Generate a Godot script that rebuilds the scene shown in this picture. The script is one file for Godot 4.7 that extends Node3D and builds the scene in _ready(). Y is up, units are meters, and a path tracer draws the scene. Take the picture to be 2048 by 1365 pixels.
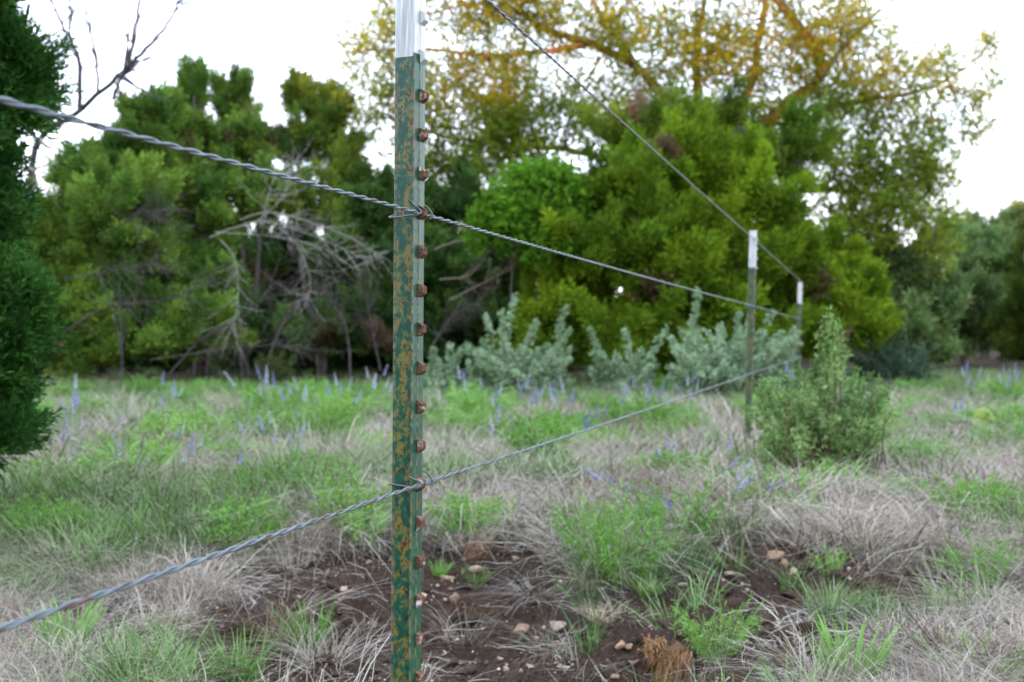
extends Node3D
# A steel T-post fence with twisted wire at the edge of a juniper and oak thicket, at dusk.

const F := 1991.0          # focal length in pixels of a 2048 px wide picture
const CH := 0.72           # height of the eye above the ground
const UP := Vector3.UP

var rng := RandomNumberGenerator.new()
var taken := {}
var nz := {}
var M := {}

# ------------------------------------------------------------------ helpers
class MB:
	var v := PackedVector3Array()
	var n := PackedVector3Array()
	var c := PackedColorArray()
	var uv := PackedVector2Array()
	var ix := PackedInt32Array()
	var col := Color(1, 1, 1)
	func vert(p: Vector3, nn: Vector3, t := Vector2.ZERO) -> int:
		v.append(p); n.append(nn); c.append(col); uv.append(t)
		return v.size() - 1
	func tri(a: Vector3, b: Vector3, d: Vector3) -> void:
		var nn := (d - a).cross(b - a).normalized()
		var i := vert(a, nn); vert(b, nn); vert(d, nn)
		ix.append(i); ix.append(i + 1); ix.append(i + 2)
	func quad(a: Vector3, b: Vector3, d: Vector3, e: Vector3, ta := Vector2.ZERO, tb := Vector2.ZERO, td := Vector2.ZERO, te := Vector2.ZERO) -> void:
		var nn := (d - a).cross(b - a).normalized()
		var i := vert(a, nn, ta); vert(b, nn, tb); vert(d, nn, td); vert(e, nn, te)
		for k in [0, 1, 2, 0, 2, 3]: ix.append(i + k)
	func tube(pts: Array, radii: Array, sides := 6, cap := true) -> void:
		var first := v.size()
		var m := pts.size()
		var fr := Vector3.RIGHT
		var run := 0.0
		for i in m:
			var p: Vector3 = pts[i]
			var t: Vector3 = ((pts[mini(i + 1, m - 1)] as Vector3) - (pts[maxi(i - 1, 0)] as Vector3)).normalized()
			if i == 0:
				fr = t.cross(Vector3.UP if absf(t.y) < 0.9 else Vector3.RIGHT).normalized()
			fr = (fr - t * fr.dot(t)).normalized()
			var b := t.cross(fr)
			if i > 0: run += p.distance_to(pts[i - 1])
			var r: float = radii[i]
			for k in sides + 1:
				var a := TAU * k / sides
				var d := fr * cos(a) + b * sin(a)
				vert(p + d * r, d, Vector2(float(k) / sides, run))
		for i in m - 1:
			for k in sides:
				var q := first + i * (sides + 1) + k
				var w := q + sides + 1
				for x in [q, w, q + 1, q + 1, w, w + 1]: ix.append(x)
		if cap:
			for e in [0, m - 1]:
				var t2: Vector3 = ((pts[1] as Vector3) - (pts[0] as Vector3)) * -1.0 if e == 0 else (pts[m - 1] as Vector3) - (pts[m - 2] as Vector3)
				var ci := vert(pts[e], t2.normalized())
				for k in sides:
					var q2: int = first + e * (sides + 1) + k
					for x in ([ci, q2, q2 + 1] if e == 0 else [ci, q2 + 1, q2]): ix.append(x)
	func leaf(p: Vector3, d: Vector3, side: Vector3, l: float, w: float, droop := 0.0) -> void:
		# a folded leaf of four faces, widest a little below its middle
		var up := d.cross(side).normalized()
		var mid := p + d * l * 0.45 - up * w * 0.16
		var tip := p + d * l - UP_ * droop * l
		var a := mid + side * w * 0.5 + up * w * 0.16
		var b := mid - side * w * 0.5 + up * w * 0.16
		tri(p, a, mid); tri(mid, a, tip); tri(p, mid, b); tri(mid, tip, b)
	func dia(p: Vector3, d: Vector3, side: Vector3, l: float, w: float) -> void:
		var a := p + d * l * 0.5 + side * w * 0.5
		var b := p + d * l * 0.5 - side * w * 0.5
		var nn := d.cross(side).normalized()
		var i := vert(p, nn); vert(a, nn); vert(p + d * l, nn); vert(b, nn)
		for k in [0, 1, 2, 0, 2, 3]: ix.append(i + k)
	func blade(pts: Array, side: Vector3, w: float) -> void:
		# a strip of grass that ends in a point
		var m := pts.size()
		var prev := -1
		for i in m:
			var t := float(i) / (m - 1)
			var ww := w * 0.5 * (1.0 - pow(t, 2.2))
			var dd: Vector3 = ((pts[mini(i + 1, m - 1)] as Vector3) - (pts[maxi(i - 1, 0)] as Vector3)).normalized()
			var nn := dd.cross(side).normalized()
			if i < m - 1:
				var a := vert((pts[i] as Vector3) + side * ww, nn)
				vert((pts[i] as Vector3) - side * ww, nn)
				if prev >= 0:
					for x in [prev, a, prev + 1, prev + 1, a, a + 1]: ix.append(x)
				prev = a
			else:
				var z := vert(pts[i], nn)
				for x in [prev, z, prev + 1]: ix.append(x)
	func mesh() -> ArrayMesh:
		var arr := []
		arr.resize(Mesh.ARRAY_MAX)
		arr[Mesh.ARRAY_VERTEX] = v; arr[Mesh.ARRAY_NORMAL] = n; arr[Mesh.ARRAY_COLOR] = c
		arr[Mesh.ARRAY_TEX_UV] = uv; arr[Mesh.ARRAY_INDEX] = ix
		var am := ArrayMesh.new()
		am.add_surface_from_arrays(Mesh.PRIMITIVE_TRIANGLES, arr)
		return am
	const UP_ := Vector3.UP

func rf(a: float, b: float) -> float: return rng.randf_range(a, b)
func rdir() -> Vector3:
	var z := rf(-1, 1)
	var a := rf(0, TAU)
	var r := sqrt(maxf(0.0, 1 - z * z))
	return Vector3(r * cos(a), z, r * sin(a))
func perp(d: Vector3) -> Vector3:
	var q := rdir()
	var s := d.cross(q)
	return s.normalized() if s.length() > 0.05 else d.cross(Vector3(0.3, 0.5, 0.8)).normalized()
func basis_y(d: Vector3, s: float) -> Basis:
	var x := perp(d)
	return Basis(x * s, d * s, x.cross(d) * s)
func P(px: float, py: float, d: float) -> Vector3:   # the place that far away that the photograph shows at a pixel
	return Vector3((px - 1024.0) / F * d, CH - (py - 672.0) / F * d, -d)
func numbered(parent: Node, called: String) -> String:
	var key := [parent.get_instance_id(), called]
	var k: int = taken.get(key, 0)
	taken[key] = k + 1
	return called if k == 0 else "%s_%03d" % [called, k]
func tag(o: Node, label := "", category := "", group := "", kind := "") -> Node:
	if label: o.set_meta("label", label)
	if category: o.set_meta("category", category)
	if group: o.set_meta("group", group)
	if kind: o.set_meta("kind", kind)
	return o
func thing(called: String, label: String, category: String, at: Vector3, group := "", kind := "") -> Node3D:
	var o := Node3D.new()
	o.name = numbered(self, called)
	o.position = at
	add_child(o, true)
	tag(o, label, category, group, kind)
	return o
func part(called: String, m: Mesh, mat: Material, parent: Node, xf := Transform3D.IDENTITY, kind := "") -> MeshInstance3D:
	var o := MeshInstance3D.new()
	o.name = numbered(parent, called)
	o.mesh = m
	o.material_override = mat
	o.transform = xf
	parent.add_child(o, true)
	if kind: o.set_meta("kind", kind)
	return o
func many(called: String, m: Mesh, mat: Material, parent: Node, xfs: Array, cols: Array) -> MultiMeshInstance3D:
	var mm := MultiMesh.new()
	mm.transform_format = MultiMesh.TRANSFORM_3D
	mm.use_colors = true
	mm.mesh = m
	mm.instance_count = xfs.size()
	for i in xfs.size():
		mm.set_instance_transform(i, xfs[i])
		mm.set_instance_color(i, cols[i])
	var o := MultiMeshInstance3D.new()
	o.name = numbered(parent, called)
	o.multimesh = mm
	o.material_override = mat
	parent.add_child(o, true)
	o.set_meta("kind", "stuff")
	return o
func noise(key: String, freq: float, seed_: int, oct := 3) -> void:
	var f := FastNoiseLite.new()
	f.noise_type = FastNoiseLite.TYPE_SIMPLEX_SMOOTH
	f.frequency = freq
	f.seed = seed_
	f.fractal_octaves = oct
	nz[key] = f
func mat(rough: float, spec := 0.5, back := 0.0, vc := true) -> StandardMaterial3D:
	var m := StandardMaterial3D.new()
	m.roughness = rough
	m.metallic_specular = spec
	m.vertex_color_use_as_albedo = vc
	if back > 0.0:
		m.backlight_enabled = true
		m.backlight = Color(back, back, back)
		m.cull_mode = BaseMaterial3D.CULL_DISABLED
	return m
func vary(a: Color, b: Color, bright := 0.15) -> Color:
	var k := a.lerp(b, rng.randf()) * rf(1.0 - bright, 1.0 + bright)
	k.a = 1.0
	return k
func smooth_path(pts: Array, per := 5) -> Array:   # Catmull-Rom through the points
	var out := []
	for i in pts.size() - 1:
		var a: Vector3 = pts[maxi(i - 1, 0)]
		var b: Vector3 = pts[i]
		var c: Vector3 = pts[i + 1]
		var d: Vector3 = pts[mini(i + 2, pts.size() - 1)]
		for k in per:
			out.append(b.cubic_interpolate(c, a, d, float(k) / per))
	out.append(pts[-1])
	return out
func taper(n: int, a: float, b: float) -> Array:
	var r := []
	for i in n: r.append(lerpf(a, b, float(i) / maxi(n - 1, 1)))
	return r

# ------------------------------------------------------------------ the ground
const SOIL := [[-0.2, 2.45, 0.62, 0.62], [0.22, 2.2, 0.55, 0.42], [-0.6, 2.95, 0.34, 0.26], [-0.2, 3.0, 0.4, 0.28], [0.82, 2.95, 0.26, 0.26], [0.6, 2.75, 0.3, 0.16], [1.25, 2.72, 0.55, 0.24], [-0.8, 2.3, 0.3, 0.12], [0.05, 3.3, 0.18, 0.12], [1.0, 2.3, 0.2, 0.12], [-0.98, 2.6, 0.28, 0.13], [-0.45, 3.1, 0.4, 0.2], [0.5, 2.55, 0.3, 0.22]]
func soil(x: float, d: float) -> float:
	if d > 4.2 or absf(x) > 2.2: return 0.0
	var m := -1.0
	for e in SOIL:
		var dx: float = (x - e[0]) / e[2]
		var dd: float = (d - e[1]) / e[3]
		m = maxf(m, 1.0 - sqrt(dx * dx + dd * dd))
	return smoothstep(-0.02, 0.22, m + 0.22 * nz.patch.get_noise_2d(x, d))
func bump(x: float, d: float, cx: float, cd: float, rx: float, rd: float) -> float:
	var q := ((x - cx) / rx) ** 2 + ((d - cd) / rd) ** 2
	return exp(-q)
func ground(x: float, d: float) -> float:
	var h: float = 0.035 * nz.roll.get_noise_2d(x, d)
	if d > -5.0 and d < 14.0 and absf(x) < 9.0:
		h += 0.022 * nz.hump.get_noise_2d(x, d)
	if d < 4.2 and d > 1.0 and absf(x) < 2.2:
		var warp: float = 0.12 * nz.patch.get_noise_2d(x + 7.0, d)
		var pit := smoothstep(0.0, 0.32, 1.0 - sqrt(((x + 0.12) / 0.72) ** 2 + ((d - 2.32) / 0.74) ** 2) + warp)
		h -= 0.115 * pit
		h += 0.075 * bump(x, d, 0.83, 3.02, 0.24, 0.14)
		h += 0.085 * bump(x, d, 0.34, 2.5, 0.2, 0.09)
		h -= 0.05 * bump(x, d, 0.36, 2.3, 0.22, 0.1)
		h -= 0.05 * bump(x, d, 0.7, 2.72, 0.25, 0.1)
		h += 0.05 * bump(x, d, 0.75, 2.2, 0.25, 0.12)
		h += 0.05 * bump(x, d, -0.05, 3.28, 0.12, 0.08)
		var s := soil(x, d)
		if s > 0.01:
			h += s * (0.016 * nz.clod.get_noise_2d(x, d) + 0.010 * absf(nz.crumb.get_noise_2d(x, d)) * 1.6)
	return h
func gp(px: float, py: float) -> Vector3:      # where the view through a pixel meets the ground
	var d := 1.4
	while d < 60.0:
		var p := P(px, py, d)
		if p.y <= ground(p.x, d): return p
		d *= 1.004
	return P(px, py, 60.0)
func on_ground(x: float, d: float) -> Vector3: return Vector3(x, ground(x, d), -d)

func build_ground() -> void:
	var xs := []
	var ds := []
	var x := -2.3
	while x < 2.6: xs.append(x); x += 0.02
	var s := 0.03
	while x < 260.0: xs.append(x); x += s; s *= 1.12
	x = -2.32; s = 0.03
	while x > -260.0: xs.push_front(x); x -= s; s *= 1.12
	var d := 1.2
	while d < 4.3: ds.append(d); d += 0.018
	s = 0.03
	while d < 420.0: ds.append(d); d += s; s *= 1.08
	d = 1.18; s = 0.04
	while d > -120.0: ds.push_front(d); d -= s; s *= 1.15
	var mb := MB.new()
	var W := xs.size()
	var litter := Color(0.15, 0.12, 0.10)
	var dirt := Color(0.085, 0.060, 0.046)
	var dirt2 := Color(0.13, 0.080, 0.052)
	for j in ds.size():
		for i in W:
			var xx: float = xs[i]
			var dd: float = ds[j]
			var g := soil(xx, dd)
			var k: float = clampf(0.5 + 0.9 * nz.patch.get_noise_2d(xx * 2.0 + 31.0, dd * 2.0), 0, 1)
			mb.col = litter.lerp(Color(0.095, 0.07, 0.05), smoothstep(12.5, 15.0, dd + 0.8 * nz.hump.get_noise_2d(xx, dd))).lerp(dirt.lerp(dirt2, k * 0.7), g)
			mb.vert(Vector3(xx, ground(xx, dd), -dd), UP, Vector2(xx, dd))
	for j in ds.size():
		for i in W:
			var q := j * W + i
			var l: Vector3 = mb.v[j * W + maxi(i - 1, 0)]
			var r: Vector3 = mb.v[j * W + mini(i + 1, W - 1)]
			var b: Vector3 = mb.v[maxi(j - 1, 0) * W + i]
			var f: Vector3 = mb.v[mini(j + 1, ds.size() - 1) * W + i]
			mb.n[q] = (r - l).cross(f - b).normalized()
			if mb.n[q].y < 0: mb.n[q] = -mb.n[q]
			if i < W - 1 and j < ds.size() - 1:
				for a in [q, q + W, q + 1, q + 1, q + W, q + W + 1]: mb.ix.append(a)
	var t := NoiseTexture2D.new()
	t.width = 512; t.height = 512; t.seamless = true
	var fn := FastNoiseLite.new()
	fn.seed = 5; fn.frequency = 0.035; fn.fractal_octaves = 5; fn.fractal_gain = 0.65
	t.noise = fn
	var ramp := Gradient.new()
	ramp.set_color(0, Color(0.48, 0.46, 0.44)); ramp.set_color(1, Color(1, 1, 1))
	t.color_ramp = ramp
	var th := NoiseTexture2D.new()
	th.width = 512; th.height = 512; th.seamless = true; th.noise = fn
	var m := mat(0.97, 0.1)
	m.albedo_texture = t
	m.heightmap_enabled = true; m.heightmap_texture = th; m.heightmap_scale = 2.0
	m.uv1_triplanar = true; m.uv1_world_triplanar = true; m.uv1_scale = Vector3(2.3, 2.3, 2.3)
	var o := part("ground", mb.mesh(), m, self)
	tag(o, "dry grassland ground with bare dark brown soil in the foreground", "", "", "structure")

# ------------------------------------------------------------------ fence
func paint_image(w: int, h: int, whole: float) -> ImageTexture:
	# weathered dark green paint with mustard lichen-like blotches and rust specks
	var im := Image.create(w, h, false, Image.FORMAT_RGB8)
	for y in h:
		var vv := float(y) / h * whole
		for x in w:
			var u := float(x) / w
			var a: float = nz.paint.get_noise_2d(u * 0.30, vv * 0.55)
			var b: float = nz.fleck.get_noise_2d(u * 0.16, vv)
			var e: float = nz.fleck.get_noise_2d(u * 0.16 + 9.0, vv * 0.8)
			var k := Color(0.062, 0.245, 0.175).lerp(Color(0.10, 0.32, 0.235), clampf(0.5 + b, 0, 1))
			var y1 := smoothstep(-0.30, 0.50, 0.8 * a + 0.55 * b + 0.5 * e + 0.35 * nz.speck.get_noise_2d(u * 0.16, vv)) * (1.0 if u < 0.66 else 0.3)
			k = k.lerp(Color(0.46, 0.43, 0.19).lerp(Color(0.54, 0.41, 0.17), clampf(0.5 + 1.3 * e, 0, 1)), clampf(y1 * 1.05, 0, 0.9))
			var r := smoothstep(0.46, 0.62, 0.5 * a + e + (0.0 if u < 0.66 else -0.2))
			k = k.lerp(Color(0.36, 0.18, 0.09), r)
			k = k.lerp(Color(0.20, 0.12, 0.08), smoothstep(0.5, 0.6, e - 0.2 * a))
			if u > 0.95: k = Color(0.38, 0.31, 0.20).lerp(Color(0.45, 0.42, 0.33), clampf(0.5 + 1.5 * e, 0, 1)).lerp(Color(0.12, 0.30, 0.24), smoothstep(0.0, 0.3, b))
			im.set_pixel(x, y, k)
	return ImageTexture.create_from_image(im)

func extrude(prof: Array, y0: float, y1: float, cap_top: bool) -> ArrayMesh:
	var mb := MB.new()
	var total := 0.0
	for i in prof.size(): total += (prof[i] as Vector2).distance_to(prof[(i + 1) % prof.size()])
	var run := 0.0
	for i in prof.size():
		var a: Vector2 = prof[i]
		var b: Vector2 = prof[(i + 1) % prof.size()]
		var l := a.distance_to(b)
		var u0 := 0.93 * run / total if l > 0.0026 else 0.965
		var u1 := 0.93 * (run + l) / total if l > 0.0026 else 0.985
		run += l
		mb.quad(Vector3(a.x, y0, a.y), Vector3(a.x, y1, a.y), Vector3(b.x, y1, b.y), Vector3(b.x, y0, b.y),
			Vector2(u0, -y0), Vector2(u0, -y1), Vector2(u1, -y1), Vector2(u1, -y0))
	if cap_top:
		var c := Vector3(0, y1, 0)
		for i in prof.size():
			var a: Vector2 = prof[i]
			var b: Vector2 = prof[(i + 1) % prof.size()]
			mb.tri(c, Vector3(b.x, y1, b.y), Vector3(a.x, y1, a.y))
	return mb.mesh()

func stud_mesh() -> ArrayMesh:
	var mb := MB.new()
	var w := 0.0068
	var pr := [Vector2(0, 0.0098), Vector2(0.0062, 0.0062), Vector2(0.0070, 0.0056), Vector2(0.0070, -0.0036), Vector2(0.0064, -0.0042), Vector2(0, -0.0092)]
	for i in pr.size() - 1:
		var a: Vector2 = pr[i]
		var b: Vector2 = pr[i + 1]
		mb.quad(Vector3(a.x, a.y, -w), Vector3(a.x, a.y, w), Vector3(b.x, b.y, w), Vector3(b.x, b.y, -w))
	for s in [-1.0, 1.0]:
		for i in pr.size() - 1:
			var a2 := Vector3(pr[i].x, pr[i].y, w * s)
			var b2 := Vector3(pr[i + 1].x, pr[i + 1].y, w * s)
			var c := Vector3(0, 0, w * s)
			if s > 0: mb.tri(c, b2, a2)
			else: mb.tri(c, a2, b2)
	return mb.mesh()

const N_OUT := Vector3(0.9434, 0, 0.3317)      # the way the posts face
const ALONG := Vector3(0.3317, 0, -0.9434)     # the way the fence runs
func post_at(i: float) -> Vector3: return Vector3(-0.130 + 1.505 * i, 0, -(1.38 + 4.28 * i))

func build_posts() -> void:
	var prof := [Vector2(-0.0005, -0.018), Vector2(0.0, -0.0168), Vector2(0.0012, -0.006), Vector2(0.0026, -0.0045), Vector2(0.0026, 0.0045), Vector2(0.0012, 0.006), Vector2(0.0, 0.0168), Vector2(-0.0005, 0.018), Vector2(-0.0026, 0.018), Vector2(-0.0045, 0.0035), Vector2(-0.007, 0.0018), Vector2(-0.0335, 0.0016), Vector2(-0.035, 0.0024), Vector2(-0.0372, 0.0022), Vector2(-0.038, 0.0012), Vector2(-0.038, -0.0012), Vector2(-0.0372, -0.0022), Vector2(-0.035, -0.0024), Vector2(-0.0335, -0.0016), Vector2(-0.007, -0.0018), Vector2(-0.0045, -0.0035), Vector2(-0.0026, -0.018)]
	prof.reverse()
	var white_from := 1.108
	var green := extrude(prof, -0.35, white_from, false)
	var white := extrude(prof, white_from, 1.318, true)
	var pm := mat(0.42, 0.5, 0, false)
	pm.albedo_texture = paint_image(200, 1500, 1.5)
	pm.uv1_scale = Vector3(1, 1.0 / 1.5, 1)
	pm.uv1_offset = Vector3(0, 0.8, 0)
	var wm := mat(0.35, 0.5, 0, false)
	var wt := NoiseTexture2D.new()
	wt.width = 256; wt.height = 256; wt.seamless = true
	var wn := FastNoiseLite.new()
	wn.seed = 8; wn.frequency = 0.03; wn.fractal_octaves = 4
	wt.noise = wn
	var wr := Gradient.new()
	wr.set_color(0, Color(0.60, 0.60, 0.58)); wr.set_color(1, Color(0.93, 0.92, 0.89))
	wt.color_ramp = wr
	wm.albedo_texture = wt
	wm.uv1_scale = Vector3(3, 1.2, 1)
	var rust := mat(0.95, 0.1, 0, false)
	var rt := NoiseTexture2D.new()
	rt.width = 256; rt.height = 256; rt.seamless = true
	var rn := FastNoiseLite.new()
	rn.seed = 11; rn.frequency = 0.05; rn.fractal_octaves = 4
	rt.noise = rn
	var rr := Gradient.new()
	rr.set_color(0, Color(0.17, 0.09, 0.07)); rr.add_point(0.45, Color(0.29, 0.17, 0.13)); rr.add_point(0.62, Color(0.38, 0.25, 0.18)); rr.set_color(1, Color(0.40, 0.32, 0.25))
	rt.color_ramp = rr
	rust.albedo_texture = rt
	rust.uv1_triplanar = true
	rust.uv1_world_triplanar = true
	rust.uv1_scale = Vector3(4, 4, 4)
	var stud := stud_mesh()
	var whites := mat(0.5, 0.5, 0, false)
	whites.albedo_color = Color(0.74, 0.74, 0.71)
	var labels := ["green steel T-post with rusty studs, closest and sharpest, crossing the whole picture height", "middle white-tipped green T-post standing left of the leafy bush", "smallest white-tipped T-post, rising behind the leafy bush at the fence end"]
	var lean := [0.45, 1.45, 1.9]
	var drop := [0.0, 0.0, -0.065]
	for i in 3:
		var c := post_at(i)
		var root := thing("fence_post", labels[i], "fence post", Vector3.ZERO, "steel T-posts of the wire fence")
		var b := Basis(N_OUT, UP, -ALONG)
		b = Basis(Vector3(0, 0, 1), -deg_to_rad(lean[i])) * b
		# lean about the height of the eye, so that the wires stay on the post
		root.transform = Transform3D(b, Vector3(c.x, CH, c.z) - b * Vector3(0, CH - drop[i], 0))
		part("steel_shaft", green, pm, root)
		part("white_tip", white, wm, root)
		var y := 1.27
		while y > 0.05:
			part("stud", stud, rust if y < white_from else whites, root, Transform3D(Basis.IDENTITY, Vector3(0.0026, y - 0.0035, 0)))
			y -= 0.0538

func wire_point(i: float, h: float, sag: float) -> Vector3:
	var p := post_at(i) + N_OUT * 0.0062
	var f := i - floorf(i)
	p.y = h - sag * 4.0 * f * (1.0 - f)
	return p

func build_wires() -> void:
	var zm := mat(0.46, 0.45, 0, true)
	zm.metallic = 0.4
	var heights := [1.266, 0.889, 0.515]
	var texts := ["topmost twisted wire, slanting down from the upper frame edge to the far posts", "middle twisted wire of the fence, sloping down to the right across the rusty post", "lowest twisted wire of the fence, rising to the right across the grass"]
	for w in 3:
		var root := thing("twisted_wire", texts[w], "fence wire", post_at(0) + Vector3(0, heights[w], 0), "twisted wires of the fence")
		for s in 2:
			var pts := []
			var rad := []
			var mb := MB.new()
			var i := -0.30
			while i < 2.012:
				var p := wire_point(i, heights[w], 0.004)
				var ph := i * 4.537 / 0.060 * TAU + PI * s + 0.9 * sin(i * 7.0 + w)
				var out := N_OUT * cos(ph) + UP * sin(ph)
				pts.append(p + out * 0.00148 - root.position)
				rad.append(0.00148)
				i += 0.0052 / 4.537 * (1.0 if i < 0.35 else 1.7)
			mb.tube(pts, rad, 7)
			for q in mb.v.size():
				var pp := mb.v[q]
				var k: float = nz.rust.get_noise_2d(pp.z * 9.0 + w * 5.0, s * 3.0 + pp.x)
				mb.c[q] = Color(0.165, 0.185, 0.185).lerp(Color(0.09, 0.105, 0.108), clampf(0.5 + nz.fleck.get_noise_2d(pp.z, pp.x), 0, 1)).lerp(Color(0.11, 0.055, 0.035), smoothstep(0.34, 0.5, k))
			part("strand", mb.mesh(), zm, root)
	# wire clips that hold each wire to the posts
	var cm := mat(0.55, 0.5, 0, false)
	cm.metallic = 0.3
	cm.albedo_color = Color(0.36, 0.38, 0.36)
	var clip_labels := ["bent wire clip tying the middle wire to the rusty near post", "bent wire clip tying the lowest wire to the rusty near post",
		"small wire clip at the top wire on the middle post", "small wire clip at the middle wire on the middle post", "small wire clip at the lowest wire on the middle post",
		"tiny wire clip at the top wire on the farthest post", "tiny wire clip at the middle wire on the farthest post"]
	var n := 0
	for i in 3:
		for w in 3:
			if i == 0 and w == 0 or i == 2 and w == 2: continue
			var c := post_at(i)
			c.y = heights[w]
			var root2 := thing("wire_clip", clip_labels[n], "wire clip", c, "wire clips on the posts")
			n += 1
			var b := Basis(N_OUT, UP, ALONG)
			var up2 := 1.0 if w == 1 else 0.55
			var loc := [Vector3(0.0075, -0.005, 0.021), Vector3(0.0105, -0.001, 0.025), Vector3(0.0085, 0.005, 0.024), Vector3(0.002, 0.013, 0.0215), Vector3(-0.005, 0.013, 0.019), Vector3(-0.02, 0.008, 0.009), Vector3(-0.040, 0.0, 0.004), Vector3(-0.0435, -0.003, -0.001), Vector3(-0.040, -0.004 * up2, -0.005), Vector3(-0.02, -0.0045 * up2, -0.012), Vector3(-0.003, -0.004 * up2, -0.0205), Vector3(0.004, -0.0045, -0.0205), Vector3(0.0095, -0.002, -0.016), Vector3(0.0105, 0.002, -0.0135), Vector3(0.0065, 0.0058, -0.014), Vector3(0.002, 0.0065 + 0.004 * up2, -0.021), Vector3(-0.001, 0.0075 + 0.009 * up2, -0.027)]
			var pts2 := []
			for q in loc: pts2.append(b * (q as Vector3))
			var sp := smooth_path(pts2, 4)
			var mb2 := MB.new()
			mb2.tube(sp, taper(sp.size(), 0.00125, 0.00125), 7)
			part("clip_wire", mb2.mesh(), cm, root2)

# ------------------------------------------------------------------ foliage pieces
func juniper_spray(seed_: int, l: float, twigs: int, per: int, leaf_l: float, leaf_w: float) -> ArrayMesh:
	rng.seed = seed_
	var mb := MB.new()
	mb.col = Color(0.9, 0.7, 0.45)
	mb.tube([Vector3.ZERO, Vector3(0.01, l * 0.5, 0.0), Vector3(0.0, l * 0.9, 0.01)], [l * 0.011, l * 0.008, l * 0.003], 3, false)
	for t in twigs:
		var f := (t + 0.6) / twigs
		var base := Vector3(0, l * (0.12 + 0.8 * f), 0)
		var a := t * 2.4 + rf(-0.4, 0.4)
		var dir := Vector3(cos(a), rf(0.75, 1.3), sin(a)).normalized()
		if t == twigs - 1: dir = UP
		var tl := l * rf(0.28, 0.42) * (1.15 - 0.55 * f)
		for k in per:
			var g := (k + 0.5) / per
			var q := base + dir * tl * g + UP * tl * 0.12 * g * g
			var ld := (dir + rdir() * 0.62 + UP * 0.15).normalized()
			var tint := rf(0.7, 1.3)
			mb.col = Color(tint * rf(0.92, 1.1), tint, tint * rf(0.8, 1.1))
			mb.dia(q, ld, perp(ld), leaf_l * rf(0.7, 1.3), leaf_w * rf(0.7, 1.25))
	return mb.mesh()

func oak_cluster(seed_: int) -> ArrayMesh:
	rng.seed = seed_
	var mb := MB.new()
	mb.col = Color(0.8, 0.62, 0.45)
	for b in 3:
		var d := (UP * 0.6 + rdir()).normalized()
		var e := d * rf(0.2, 0.38) + rdir() * 0.05
		mb.tube([Vector3.ZERO, e * 0.5 + rdir() * 0.015, e], [0.006, 0.0045, 0.0025], 3, false)
		for k in 8:
			var p := e * rf(0.3, 1.0)
			var ld := (d * 0.5 + rdir()).normalized()
			var tint := rf(0.7, 1.25)
			mb.col = Color(tint * rf(0.85, 1.2), tint, tint * rf(0.7, 1.1))
			mb.leaf(p, ld, perp(ld), rf(0.045, 0.075), rf(0.025, 0.038))
	return mb.mesh()

func leafy_mesh(seed_: int, stems: int, leaves: int, spread: float, lean_: float, ll: float, lw: float) -> ArrayMesh:
	# an herb one unit tall: many stems from one root, narrow leaves along them
	rng.seed = seed_
	var mb := MB.new()
	for s in stems:
		var a := rf(0, TAU)
		var r := sqrt(rng.randf()) * spread
		var b := Vector3(cos(a) * r * 0.5, 0, sin(a) * r * 0.5)
		var h := rf(0.45, 1.0) * (1.0 - 0.25 * r / spread)
		var tip := Vector3(cos(a) * (r + lean_ * rf(0.4, 1.0)), h, sin(a) * (r + lean_ * rf(0.4, 1.0)))
		var mid := b.lerp(tip, 0.5) + Vector3(0, 0.10, 0) + rdir() * 0.03
		var tint := rf(0.75, 1.2)
		mb.col = Color(tint * 1.05, tint, tint * 0.8)
		mb.tube([b, mid, tip], [0.006, 0.005, 0.002], 3, false)
		for k in leaves:
			var f := rf(0.08, 1.0)
			var p := b.lerp(mid, f * 2) if f < 0.5 else mid.lerp(tip, f * 2 - 1)
			var d := ((tip - b).normalized() * rf(0.3, 1.0) + rdir() * 0.85).normalized()
			var tn := tint * rf(0.8, 1.2)
			mb.col = Color(tn * rf(0.85, 1.2), tn, tn * rf(0.75, 1.1))
			mb.leaf(p, d, perp(d), ll * rf(0.6, 1.25), lw * rf(0.7, 1.2), 0.12)
	return mb.mesh()

func tuft(seed_: int, blades: int, spread: float, lean_: float, curl: float, w: float, segs := 4) -> ArrayMesh:
	# a tuft one unit tall
	rng.seed = seed_
	var mb := MB.new()
	for s in blades:
		var a := rf(0, TAU)
		var r := sqrt(rng.randf()) * spread
		var p := Vector3(cos(a) * r, -0.03, sin(a) * r)
		var o := Vector3(cos(a + rf(-0.9, 0.9)), 0, sin(a + rf(-0.9, 0.9)))
		var h := rf(0.35, 1.0)
		var lf := lean_ * rf(0.2, 1.3)
		var pts := []
		var wob := rdir() * 0.05 * curl
		for i in segs + 1:
			var t := float(i) / segs
			var fall := curl * rf(0.8, 1.2) * t * t * t * 0.5
			pts.append(p + o * (lf * t + curl * 0.35 * t * t) * h + UP * h * (t - fall) + wob * sin(t * 5.0))
		var tint := rf(0.6, 1.25)
		mb.col = Color(tint * rf(0.95, 1.06), tint, tint * rf(0.88, 1.08))
		mb.blade(pts, Vector3(-o.z, 0, o.x).rotated(UP, rf(-0.8, 0.8)), w * rf(0.6, 1.3))
	return mb.mesh()

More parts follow.
